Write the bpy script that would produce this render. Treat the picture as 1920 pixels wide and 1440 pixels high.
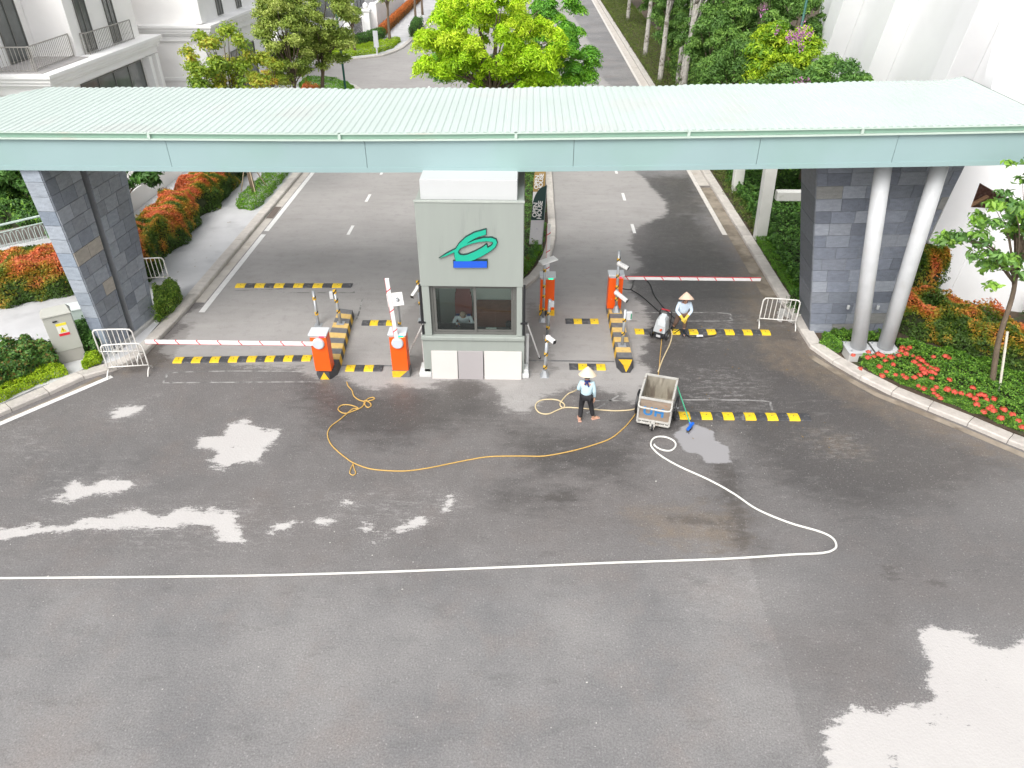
import bpy, bmesh, math, random
import numpy as np
from mathutils import Vector, Matrix, Euler
random.seed(7); rng = np.random.default_rng(11)
for o in list(bpy.data.objects): bpy.data.objects.remove(o, do_unlink=True)
scene = bpy.context.scene
COL = scene.collection
# ---------------------------------------------------------------- camera
CAM_H, FPX = 11.5, 1360.0
TILT = math.atan(915.0/FPX); YAW = math.atan(40*math.cos(TILT)/FPX)
cam_d = bpy.data.cameras.new('camera'); cam = bpy.data.objects.new('camera', cam_d); COL.objects.link(cam)
cam.location = (0, 0, CAM_H); cam.rotation_euler = (math.pi/2-TILT, 0, YAW)
cam_d.sensor_width = 36; cam_d.lens = 36*FPX/1920; cam_d.clip_end = 2000; cam_d.clip_start = .1
scene.camera = cam
scene.render.resolution_x, scene.render.resolution_y = 1024, 768
# ---------------------------------------------------------------- light: bright overcast
SUN_EL, SUN_AZ = math.radians(50), math.radians(206)   # azimuth clockwise from +Y
w = bpy.data.worlds.new('World'); scene.world = w; w.use_nodes = True
nt = w.node_tree; nt.nodes.clear()
sky = nt.nodes.new('ShaderNodeTexSky'); sky.sky_type = 'NISHITA'; sky.sun_disc = False
sky.sun_elevation = SUN_EL; sky.sun_rotation = SUN_AZ; sky.dust_density = 4; sky.air_density = 1.0
hs = nt.nodes.new('ShaderNodeHueSaturation'); hs.inputs['Saturation'].default_value = .18
bg = nt.nodes.new('ShaderNodeBackground'); bg.inputs['Strength'].default_value = .15
ow = nt.nodes.new('ShaderNodeOutputWorld')
nt.links.new(sky.outputs[0], hs.inputs['Color']); nt.links.new(hs.outputs[0], bg.inputs[0]); nt.links.new(bg.outputs[0], ow.inputs[0])
sd = bpy.data.lights.new('sun', 'SUN'); sd.energy = 1.0; sd.angle = math.radians(35); sd.color = (1, .97, .93)
sun = bpy.data.objects.new('sun', sd); COL.objects.link(sun)
sdir = Vector((math.sin(SUN_AZ)*math.cos(SUN_EL), math.cos(SUN_AZ)*math.cos(SUN_EL), math.sin(SUN_EL)))
sun.rotation_euler = sdir.to_track_quat('Z', 'Y').to_euler(); sun.location = (0, 0, 30)
scene.view_settings.view_transform = 'Standard'; scene.view_settings.look = 'None'
scene.view_settings.exposure = 0.70; scene.view_settings.gamma = 1; scene.view_settings.use_curve_mapping = False

# ---------------------------------------------------------------- survey of the site: sight lines from the measured camera
st_, ct_, sp_, cp_ = math.sin(TILT), math.cos(TILT), math.sin(YAW), math.cos(YAW)
def sight(px, py):
    u = (px-960)/FPX; v = (720-py)/FPX; fh = ct_+v*st_
    return (u*cp_-fh*sp_, u*sp_+fh*cp_, -st_+v*ct_)
def G(px, py, z=0.0):
    r = sight(px, py); k = (z-CAM_H)/r[2]; return Vector((r[0]*k, r[1]*k, z))
def onY(px, py, Y):
    r = sight(px, py); k = Y/r[1]; return Vector((r[0]*k, Y, CAM_H+r[2]*k))
def onX(px, py, X):
    r = sight(px, py); k = X/r[0]; return Vector((X, r[1]*k, CAM_H+r[2]*k))
def G2(px, py, z=0.0):
    p = G(px, py, z); return (p.x, p.y)

# ---------------------------------------------------------------- materials
MATS = {}
def mat(name, col, rough=.6, nscale=3.0, namt=.12, bump=0.0, bscale=40.0, metal=0.0, spec=.5, emit=None, alt=None, altscale=.8, altth=.55, objcol=False, attr=None, trans=0, nstretch=None, alpha=None):
    if name in MATS: return MATS[name]
    m = bpy.data.materials.new(name); m.use_nodes = True; t = m.node_tree; N = t.nodes; L = t.links
    b = N['Principled BSDF']; b.inputs['Roughness'].default_value = rough; b.inputs['Metallic'].default_value = metal
    b.inputs['Specular IOR Level'].default_value = spec
    tc = N.new('ShaderNodeTexCoord'); vec = tc.outputs['Object']
    if nstretch:
        mp = N.new('ShaderNodeMapping'); mp.inputs['Scale'].default_value = nstretch; L.new(vec, mp.inputs[0]); vec = mp.outputs[0]
    n = N.new('ShaderNodeTexNoise'); n.inputs['Scale'].default_value = nscale; n.inputs['Detail'].default_value = 5; n.inputs['Roughness'].default_value = .6
    L.new(vec, n.inputs['Vector'])
    mr = N.new('ShaderNodeMapRange'); mr.inputs[1].default_value = .25; mr.inputs[2].default_value = .75
    mr.inputs[3].default_value = 1-namt; mr.inputs[4].default_value = 1+namt; L.new(n.outputs[0], mr.inputs[0])
    src = None
    if attr:
        a = N.new('ShaderNodeAttribute'); a.attribute_name = attr; src = a.outputs['Color']
    elif objcol:
        a = N.new('ShaderNodeObjectInfo'); src = a.outputs['Color']
    else:
        a = N.new('ShaderNodeRGB'); a.outputs[0].default_value = (*col, 1); src = a.outputs[0]
    if alt:
        n2 = N.new('ShaderNodeTexNoise'); n2.inputs['Scale'].default_value = altscale; n2.inputs['Detail'].default_value = 6; L.new(vec, n2.inputs['Vector'])
        r2 = N.new('ShaderNodeMapRange'); r2.inputs[1].default_value = altth; r2.inputs[2].default_value = altth+.12; L.new(n2.outputs[0], r2.inputs[0])
        mx = N.new('ShaderNodeMix'); mx.data_type = 'RGBA'; L.new(r2.outputs[0], mx.inputs[0]); L.new(src, mx.inputs[6]); mx.inputs[7].default_value = (*alt, 1); src = mx.outputs[2]
    mul = N.new('ShaderNodeVectorMath'); mul.operation = 'SCALE'; L.new(src, mul.inputs[0]); L.new(mr.outputs[0], mul.inputs['Scale'])
    L.new(mul.outputs[0], b.inputs['Base Color'])
    if bump:
        n3 = N.new('ShaderNodeTexNoise'); n3.inputs['Scale'].default_value = bscale; n3.inputs['Detail'].default_value = 4; L.new(tc.outputs['Object'], n3.inputs['Vector'])
        bp = N.new('ShaderNodeBump'); bp.inputs['Strength'].default_value = min(1, bump); bp.inputs['Distance'].default_value = .02; L.new(n3.outputs[0], bp.inputs['Height']); L.new(bp.outputs[0], b.inputs['Normal'])
    if emit: b.inputs['Emission Color'].default_value = (*emit[:3], 1); b.inputs['Emission Strength'].default_value = emit[3]
    if trans:
        tr = N.new('ShaderNodeBsdfTranslucent'); L.new(mul.outputs[0], tr.inputs[0]); ms = N.new('ShaderNodeMixShader'); ms.inputs[0].default_value = trans
        L.new(b.outputs[0], ms.inputs[1]); L.new(tr.outputs[0], ms.inputs[2]); L.new(ms.outputs[0], N['Material Output'].inputs[0])
    if alpha is not None: b.inputs['Alpha'].default_value = alpha
    MATS[name] = m; return m
def glass(name, tint=(.75, .82, .8), mixv=.45):
    if name in MATS: return MATS[name]
    m = bpy.data.materials.new(name); m.use_nodes = True; t = m.node_tree; N = t.nodes; L = t.links; N.remove(N['Principled BSDF'])
    g = N.new('ShaderNodeBsdfGlossy'); g.inputs['Roughness'].default_value = .04; g.inputs[0].default_value = (.9, .95, .95, 1)
    tr = N.new('ShaderNodeBsdfTransparent'); tr.inputs[0].default_value = (*tint, 1)
    fr = N.new('ShaderNodeFresnel'); fr.inputs[0].default_value = 1.5; ms = N.new('ShaderNodeMixShader')
    L.new(fr.outputs[0], ms.inputs[0]); L.new(tr.outputs[0], ms.inputs[1]); L.new(g.outputs[0], ms.inputs[2]); L.new(ms.outputs[0], N['Material Output'].inputs[0])
    MATS[name] = m; return m
WHITE = mat('white_wall', (.91, .895, .875), .8, 1.2, .03, .15, 60, alt=(.89, .87, .85), altscale=.5)
WHITEC = mat('white_render', (.92, .92, .925), .75, .8, .03, .1, 60, alt=(.88, .88, .885), altscale=.4)
KERB = mat('kerb_concrete', (.47, .43, .38), .85, 5, .14, .5, 90, objcol=True)
CONC = mat('light_concrete', (.50, .49, .47), .85, 2, .10, .4, 60, alt=(.42, .41, .39), altscale=1.2)
STEELW = mat('white_paint_metal', (.72, .70, .66), .45, 8, .10, alt=(.45, .40, .34), altscale=7, altth=.66)
GALV = mat('galvanised_steel', (.46, .48, .50), .42, 6, .10, metal=.55)
ALU = mat('grey_paint_metal', (.55, .56, .57), .45, 3, .08, .1, 40, alt=(.48, .48, .48), altscale=1.5)
ORANGE = mat('orange_paint', (.92, .115, .008), .38, 3, .05)
YEL = mat('yellow_paint', (.80, .47, .02), .55, 9, .14, .2, 60, alt=(.62, .36, .06), altscale=6, altth=.62)
YELF = mat('faded_yellow_paint', (.68, .46, .16), .6, 9, .14, .2, 60, alt=(.5, .36, .16), altscale=6, altth=.6)
BLKP = mat('black_paint', (.055, .055, .06), .5, 8, .25, .2, 60)
BLKF = mat('faded_black_paint', (.15, .15, .155), .6, 8, .2, .2, 60, alt=(.25, .24, .22), altscale=5, altth=.6)
RUBY = mat('yellow_rubber', (.82, .56, .02), .5, 12, .15, .4, 60, alt=(.45, .32, .08), altscale=8, altth=.62)
RUBK = mat('black_rubber', (.06, .06, .065), .45, 12, .3, .5, 60, alt=(.16, .155, .15), altscale=6, altth=.58)
RED = mat('red_tape', (.62, .03, .04), .45)
GREYB = mat('booth_grey_green', (.315, .342, .312), .55, 1.5, .035, .05, 80, alt=(.285,.31,.283), altscale=2.2, altth=.60, nstretch=(2.5,2.5,.35))
DARKF = mat('window_frame_grey', (.13, .13, .12), .4, 5, .08)
BLACK = mat('black_plastic', (.02, .02, .022), .4, 5, .1)
WPL = mat('white_plastic', (.80, .79, .78), .4, 4, .04)
BARK = mat('bark', (.16, .12, .085), .9, 9, .3, .9, 25, nstretch=(1, 1, .3))
BARKW = mat('pale_bark', (.42, .40, .36), .9, 7, .25, .9, 25, alt=(.16, .14, .11), altscale=4, altth=.52)
SOIL = mat('soil', (.085, .06, .04), .95, 8, .3, .8, 30, alt=(.05, .07, .025), altscale=3)
LEAF = mat('leaf', (0, 0, 0), .5, 2.5, .10, attr='col', trans=.3, spec=.4)
LEAFM = LEAF
STONE = mat('slate_tile', (.2, .2, .2), .55, 5, .18, .6, 26, objcol=True, nstretch=(1, 1, 2.5))
GROUT = mat('dark_joint', (.30, .31, .32), .9, 6, .1)
GLASS = glass('booth_glass', (.90, .94, .92)); GLASSD = glass('house_glass', (.22, .25, .25))

# ---------------------------------------------------------------- mesh helpers
class MB:
    def __init__(s): s.v = []; s.f = []; s.m = []
    def add(s, vs, fs, mi=0):
        o = len(s.v); s.v += [tuple(x) for x in vs]; s.f += [tuple(o+i for i in f) for f in fs]; s.m += [mi]*len(fs); return s
    def box(s, x0, x1, y0, y1, z0, z1, mi=0):
        return s.add([(x0,y0,z0),(x1,y0,z0),(x1,y1,z0),(x0,y1,z0),(x0,y0,z1),(x1,y0,z1),(x1,y1,z1),(x0,y1,z1)],
                     [(0,3,2,1),(4,5,6,7),(0,1,5,4),(1,2,6,5),(2,3,7,6),(3,0,4,7)], mi)
    def hexa(s, lo, hi, mi=0):   # two quads (ccw seen from above)
        n = len(lo); vs = [tuple(p) for p in lo]+[tuple(p) for p in hi]
        return s.add(vs, [tuple(range(n))[::-1], tuple(range(n, 2*n))]+[(i, (i+1) % n, n+(i+1) % n, n+i) for i in range(n)], mi)
    def prism(s, poly, z0, z1, mi=0):
        a = sum(poly[i][0]*poly[(i+1) % len(poly)][1]-poly[(i+1) % len(poly)][0]*poly[i][1] for i in range(len(poly)))
        if a < 0: poly = poly[::-1]
        return s.hexa([(p[0], p[1], z0) for p in poly], [(p[0], p[1], z1) for p in poly], mi)
    def tube(s, path, r, seg=8, mi=0, caps=True):
        P = [Vector(p) for p in path]; n = len(P); R = r if isinstance(r, (list, tuple)) else [r]*n
        o = len(s.v); up = None
        for i in range(n):
            d = (P[min(i+1, n-1)]-P[max(i-1, 0)]).normalized()
            if up is None: up = Vector((0, 0, 1)) if abs(d.z) < .9 else Vector((1, 0, 0))
            a = d.cross(up).normalized(); b = a.cross(d).normalized(); up = b
            for k in range(seg):
                t = 2*math.pi*k/seg; q = P[i]+(a*math.cos(t)+b*math.sin(t))*R[i]; s.v.append(tuple(q))
        for i in range(n-1):
            for k in range(seg):
                s.f.append((o+i*seg+k, o+(i+1)*seg+k, o+(i+1)*seg+(k+1) % seg, o+i*seg+(k+1) % seg)); s.m.append(mi)
        if caps:
            s.f.append(tuple(o+k for k in range(seg))); s.m.append(mi)
            s.f.append(tuple(o+(n-1)*seg+k for k in range(seg))[::-1]); s.m.append(mi)
        return s
    def beam(s, p0, p1, w, h, mi=0, up=(0, 0, 1)):
        p0, p1 = Vector(p0), Vector(p1); d = (p1-p0).normalized(); u = Vector(up)
        if abs(d.dot(u)) > .98: u = Vector((0, 1, 0))
        a = d.cross(u).normalized()*w/2; b = a.cross(d).normalized()*h/2
        return s.hexa([p0-a-b, p0+a-b, p0+a+b, p0-a+b], [p1-a-b, p1+a-b, p1+a+b, p1-a+b], mi)
    def lathe(s, prof, c=(0, 0, 0), seg=16, mi=0, axis='z'):
        o = len(s.v)
        for (r, h) in prof:
            for k in range(seg):
                t = 2*math.pi*k/seg; x, y = r*math.cos(t), r*math.sin(t)
                q = (x, y, h) if axis == 'z' else ((x, h, y) if axis == 'y' else (h, x, y))
                s.v.append((c[0]+q[0], c[1]+q[1], c[2]+q[2]))
        for i in range(len(prof)-1):
            for k in range(seg):
                s.f.append((o+i*seg+k, o+i*seg+(k+1) % seg, o+(i+1)*seg+(k+1) % seg, o+(i+1)*seg+k)); s.m.append(mi)
        s.f.append(tuple(o+k for k in range(seg))[::-1]); s.m.append(mi)
        s.f.append(tuple(o+(len(prof)-1)*seg+k for k in range(seg))); s.m.append(mi)
        return s
def tag(o, label=None, cat=None, group=None, kind=None):
    if label: o['label'] = label
    if cat: o['category'] = cat
    if group: o['group'] = group
    if kind: o['kind'] = kind
    return o
def wloc(o):
    v = Vector(o.location)
    while o.parent: o = o.parent; v += Vector(o.location)
    return v
def build(name, mb, mats, parent=None, smooth=False, bevel=0, origin=None, fixn=True):
    """mb vertices are in world space; the object's origin is its parent's origin (or 'origin')."""
    if not isinstance(mats, (list, tuple)): mats = [mats]
    org = Vector(origin) if origin is not None else (wloc(parent) if parent else Vector((0, 0, 0)))
    me = bpy.data.meshes.new(name)
    me.from_pydata([(x-org.x, y-org.y, z-org.z) for x, y, z in mb.v], [], mb.f)
    for m in mats: me.materials.append(m)
    me.polygons.foreach_set('material_index', mb.m)
    if fixn and len(mb.f) < 20000:
        bm = bmesh.new(); bm.from_mesh(me); bmesh.ops.recalc_face_normals(bm, faces=bm.faces); bm.to_mesh(me); bm.free()
    if smooth: me.polygons.foreach_set('use_smooth', [True]*len(me.polygons))
    me.update()
    o = bpy.data.objects.new(name, me); COL.objects.link(o)
    if parent: o.parent = parent; o.location = org-wloc(parent)
    else: o.location = org
    if bevel:
        b = o.modifiers.new('bevel', 'BEVEL'); b.width = bevel; b.segments = 2; b.limit_method = 'ANGLE'
    return o
def thing(name, loc, label, cat, group=None):
    o = bpy.data.objects.new(name, None); o.empty_display_size = .2; COL.objects.link(o); o.location = loc
    return tag(o, label, cat, group)
def copytree(o, parent=None):
    c = o.copy(); COL.objects.link(c)
    if parent: c.parent = parent
    for ch in list(o.children): copytree(ch, c)
    return c
def polyline(pts, n=8):
    """Catmull-Rom through points"""
    P = [Vector(p) for p in pts]; P = [P[0]*2-P[1]]+P+[P[-1]*2-P[-2]]; out = []
    for i in range(1, len(P)-2):
        for k in range(n):
            t = k/n; a, b, c, d = P[i-1], P[i], P[i+1], P[i+2]
            out.append(.5*((2*b)+(c-a)*t+(2*a-5*b+4*c-d)*t*t+(3*b-a-3*c+d)*t**3))
    out.append(P[-2]); return out
def curve_mesh(cu):
    ob = bpy.data.objects.new('tmp', cu); COL.objects.link(ob); dg = bpy.context.evaluated_depsgraph_get(); dg.update()
    me = bpy.data.meshes.new_from_object(ob.evaluated_get(dg)); bpy.data.objects.remove(ob); return me
def text_obj(name, body, size, mt, parent, loc, rot, extrude=.002, bold=0.0, space=1.0, line=1.0):
    cu = bpy.data.curves.new(name, 'FONT'); cu.body = body; cu.size = size; cu.extrude = extrude; cu.align_x = 'LEFT' if '\n' in body else 'CENTER'; cu.align_y = 'CENTER'; cu.offset = bold; cu.space_line = line; cu.space_character = space
    me = curve_mesh(cu); me.materials.clear(); me.materials.append(mt)
    o = bpy.data.objects.new(name, me); COL.objects.link(o); o.parent = parent; o.location = loc; o.rotation_euler = rot; return o

# ---------------------------------------------------------------- foliage
def rand_unit(n):
    v = rng.normal(size=(n, 3)); return v/np.linalg.norm(v, axis=1)[:, None]
def leafmesh(name, pts, nrm, size, palette, parent=None, aspect=.5, jitter=.7, tone=None, curl=.25, mt=None, label=None):
    """one small folded leaf per point; palette rows are leaf colours, tone (n,) picks along it"""
    n = len(pts); pts = np.asarray(pts, float); N = np.asarray(nrm)+rand_unit(n)*jitter; N /= np.linalg.norm(N, axis=1)[:, None]+1e-9
    a = np.cross(N, rand_unit(n)); a /= np.linalg.norm(a, axis=1)[:, None]+1e-9; b = np.cross(N, a)
    s = (size*rng.uniform(.55, 1.4, n))[:, None]
    org = np.array(wloc(parent)) if parent else np.zeros(3); p = pts-org
    v = np.empty((n, 4, 3)); v[:, 0] = p-a*s*.5; v[:, 1] = p+b*s*aspect*.5+N*s*curl*.3; v[:, 2] = p+a*s*.5-N*s*curl*.4; v[:, 3] = p-b*s*aspect*.5+N*s*curl*.3
    me = bpy.data.meshes.new(name); me.vertices.add(4*n); me.vertices.foreach_set('co', v.reshape(-1)); me.loops.add(6*n); me.polygons.add(2*n)
    idx = (np.arange(n)*4)[:, None]+np.array([0, 1, 2, 0, 2, 3])[None]; me.loops.foreach_set('vertex_index', idx.reshape(-1).astype(np.int32))
    me.polygons.foreach_set('loop_start', (np.arange(2*n)*3).astype(np.int32)); me.update(calc_edges=True)
    pal = np.array(palette, float); k = len(pal)
    if tone is None: tone = rng.uniform(0, 1, n)
    t = np.clip(tone, 0, .9999)*(k-1); i = t.astype(int); f = (t-i)[:, None]; c = pal[i]*(1-f)+pal[np.minimum(i+1, k-1)]*f
    c = c*1.35*rng.uniform(.75, 1.25, n)[:, None]; c4 = np.ones((n, 4, 4)); c4[:, :, :3] = np.clip(c, 0, 1)[:, None, :]
    at = me.color_attributes.new('col', 'FLOAT_COLOR', 'POINT'); at.data.foreach_set('color', c4.reshape(-1))
    me.materials.append(mt or LEAF)
    o = bpy.data.objects.new(name, me); COL.objects.link(o)
    if parent: o.parent = parent
    o['kind'] = 'stuff'
    if label: o['label'] = label
    return o
def noise3(p, s, seed=0):
    """cheap smooth pseudo-noise 0..1"""
    r = np.random.default_rng(seed); out = np.zeros(len(p))
    for k in range(5):
        d = r.normal(size=3); d *= s*(1+.5*k)/np.linalg.norm(d); out += np.sin(p@d+r.uniform(0, 6.28))
    return .5+out/7
def poly_sample(poly, n):
    P = np.array(poly); lo, hi = P.min(0), P.max(0); out = np.zeros((0, 2))
    while len(out) < n:
        q = rng.uniform(lo, hi, (n*2, 2)); out = np.vstack([out, q[inside(q, P)]])
    return out[:n]
def inside(q, P):
    c = np.zeros(len(q), bool); j = len(P)-1
    for i in range(len(P)):
        xi, yi = P[i]; xj, yj = P[j]
        cond = ((yi > q[:, 1]) != (yj > q[:, 1])) & (q[:, 0] < (xj-xi)*(q[:, 1]-yi)/((yj-yi) or 1e-9)+xi); c ^= cond; j = i
    return c
def sdist(q, P):
    """signed distance, positive inside"""
    P = np.array(P, float); d = np.full(len(q), 1e9)
    for i in range(len(P)):
        a, b = P[i], P[(i+1) % len(P)]; ab = b-a; t = np.clip(((q-a)@ab)/max(ab@ab, 1e-9), 0, 1); d = np.minimum(d, np.linalg.norm(q-(a+t[:, None]*ab), axis=1))
    return np.where(inside(q, P), d, -d)
AVOID = [(9.34,10.98,18.15,19.0,.9)]
def hedge(poly, z0, h, n, size, palette, parent, name='foliage', topbias=0.0, lump=.12, lumps=1.6, aspect=.5, seed=1, tonefn=None, sidefrac=.5, label=None):
    """leaves over the top and sides of a clipped bed of the given plan"""
    P = np.array(poly); nt_ = int(n*(1-sidefrac)); ns = n-nt_
    q = poly_sample(poly, nt_); top = np.column_stack([q, np.full(nt_, z0+h)])
    L = np.linalg.norm(np.roll(P, -1, 0)-P, axis=1); e = rng.choice(len(P), ns, p=L/L.sum()); t = rng.uniform(0, 1, ns)[:, None]
    a = P[e]; b = np.roll(P, -1, 0)[e]; qs = a+(b-a)*t; side = np.column_stack([qs, z0+h*rng.uniform(0.02, 1, ns)])
    area = .5*np.sum(P[:, 0]*np.roll(P[:, 1], -1)-np.roll(P[:, 0], -1)*P[:, 1]); sg = 1 if area > 0 else -1
    dd = b-a; nn = np.column_stack([dd[:, 1], -dd[:, 0], np.zeros(ns)])*sg; nn /= np.linalg.norm(nn, axis=1)[:, None]+1e-9
    pts = np.vstack([top, side]); nr = np.vstack([np.tile([0, 0, 1.], (nt_, 1)), nn+np.array([0, 0, .6])])
    m = noise3(pts, 6.28/lumps, seed)
    inn = np.clip(sdist(pts[:, :2], poly), 0, 1e9)
    rnd = np.clip(1-inn/.35, 0, 1)**2*.28*h                      # rounded shoulders
    outw = np.vstack([np.zeros((nt_, 3)), nn]); pts = pts+outw*((m-.5)*lump*2)[:, None]
    pts[:nt_, 2] -= rnd[:nt_]; pts[:, 2] += (m-.5)*lump*2*(pts[:, 2]-z0)/h
    shrink = np.clip((pts[nt_:, 2]-z0)/h-.6, 0, 1)*.35*h; pts[nt_:] -= nn*shrink[:, None]
    pts -= nr/np.linalg.norm(nr, axis=1)[:, None]*rng.exponential(size*.9, len(pts))[:, None]
    pts[:, 2] = np.maximum(pts[:, 2], z0+.02); keep = np.ones(len(pts), bool)
    for (xa, xb, ya, yb, zt) in AVOID: keep &= ~((pts[:,0] > xa) & (pts[:,0] < xb) & (pts[:,1] > ya) & (pts[:,1] < yb))
    pts, nr = pts[keep], nr[keep]
    rel = (pts[:, 2]-z0)/h; tone = tonefn(pts, rel) if tonefn else rng.uniform(0, 1, len(pts))
    return leafmesh(name, pts, nr, size, palette, parent, aspect=aspect, tone=tone, label=label)
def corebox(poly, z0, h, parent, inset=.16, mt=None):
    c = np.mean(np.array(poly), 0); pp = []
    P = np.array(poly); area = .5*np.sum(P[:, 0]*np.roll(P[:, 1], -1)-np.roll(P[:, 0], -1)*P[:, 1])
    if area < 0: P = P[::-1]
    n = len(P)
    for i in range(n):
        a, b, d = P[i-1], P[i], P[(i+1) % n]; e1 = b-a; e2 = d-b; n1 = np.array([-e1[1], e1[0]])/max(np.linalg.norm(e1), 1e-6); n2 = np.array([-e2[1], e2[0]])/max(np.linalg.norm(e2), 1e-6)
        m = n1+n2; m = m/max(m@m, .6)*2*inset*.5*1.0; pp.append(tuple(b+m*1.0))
    mb = MB().prism(pp, z0, z0+h-.14); return build('shade_core', mb, mt or CORE_DARK, parent)
CORE_DARK = mat('dark_hedge_core', (.035, .045, .015), .95, 10, .4, .6, 20)  # dark filler block added inside the foliage, its colour standing in for inner shade
def clumps_tree(name, label, cat, base, limbs, crowns, n, size, palette, bark=None, tr=.16, group=None, aspect=.45, droop=.0, tonefn=None, twig=True, flat=.6, trunk_pts=None, clump_r=(.5, .9), nclump=40, seed=3, leafjit=.7, shell=.75):
    """crowns: list of (centre, (rx,ry,rz)); clumps placed in them; limbs run from the fork to clumps"""
    r = np.random.default_rng(seed); root = thing(name, base, label, cat, group)
    base = Vector(base); fork = Vector(trunk_pts[-1]) if trunk_pts else base+Vector((0, 0, limbs))
    tp = [base]+([Vector(p) for p in trunk_pts] if trunk_pts else [base+(fork-base)*.5+Vector((.05, .03, 0)), fork])
    tp = polyline([tuple(p) for p in tp], 4); nn_ = len(tp)
    mb = MB().tube(tp, [tr*(1.15-.45*i/(nn_-1)) for i in range(nn_)], 9); build('trunk', mb, bark or BARK, root, smooth=True)
    C = []
    vol = [c[1][0]*c[1][1]*c[1][2] for c in crowns]; tot = sum(vol)
    for (c, rr), v in zip(crowns, vol):
        k = max(3, int(nclump*v/tot)); u = r.normal(size=(k, 3)); u /= np.linalg.norm(u, axis=1)[:, None]; rad = r.uniform(.35, 1, k)**.5
        C += [tuple(np.array(c)+u[i]*rad[i]*np.array(rr)) for i in range(k)]
    C = np.array(C); cr = r.uniform(*clump_r, len(C))
    mb = MB(); pick = r.permutation(len(C))[:min(len(C), 26)]
    for j in pick:
        e = Vector(C[j]); st = tp[-1-int(r.integers(0, max(1, nn_//3)))]; mid = st.lerp(e, .5)+Vector((0, 0, .12*(e-st).length))
        pth = polyline([st, mid, e], 4); L_ = len(pth); mb.tube(pth, [tr*.42*(1-.85*i/(L_-1)) for i in range(L_)], 6)
    b_ = build('branches', mb, bark or BARK, root, smooth=True)
    wts = cr**2; which = r.choice(len(C), n, p=wts/wts.sum()); u = rand_unit(n); u[:, 2] = np.abs(u[:, 2])*np.where(rng.uniform(0, 1, n) < .72, 1, -1)
    rad = rng.uniform(0, 1, n)**.35*rng.uniform(shell, 1.12, n); off = u*(rad*cr[which])[:, None]; off[:, 2] *= flat
    hr = np.linalg.norm(off[:, :2], axis=1); off[:, 2] -= droop*hr**2/np.maximum(cr[which], .1)
    pts = C[which]+off; nr = u.copy(); nr[:, 2] += .5
    ctone = r.uniform(0, 1, len(C))
    tone = tonefn(pts, ctone[which], off) if tonefn else np.clip(.55*ctone[which]+.45*rng.uniform(0, 1, n), 0, 1)
    leafmesh('crown', pts, nr, size, palette, root, aspect=aspect, tone=tone, jitter=leafjit)
    return root
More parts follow.
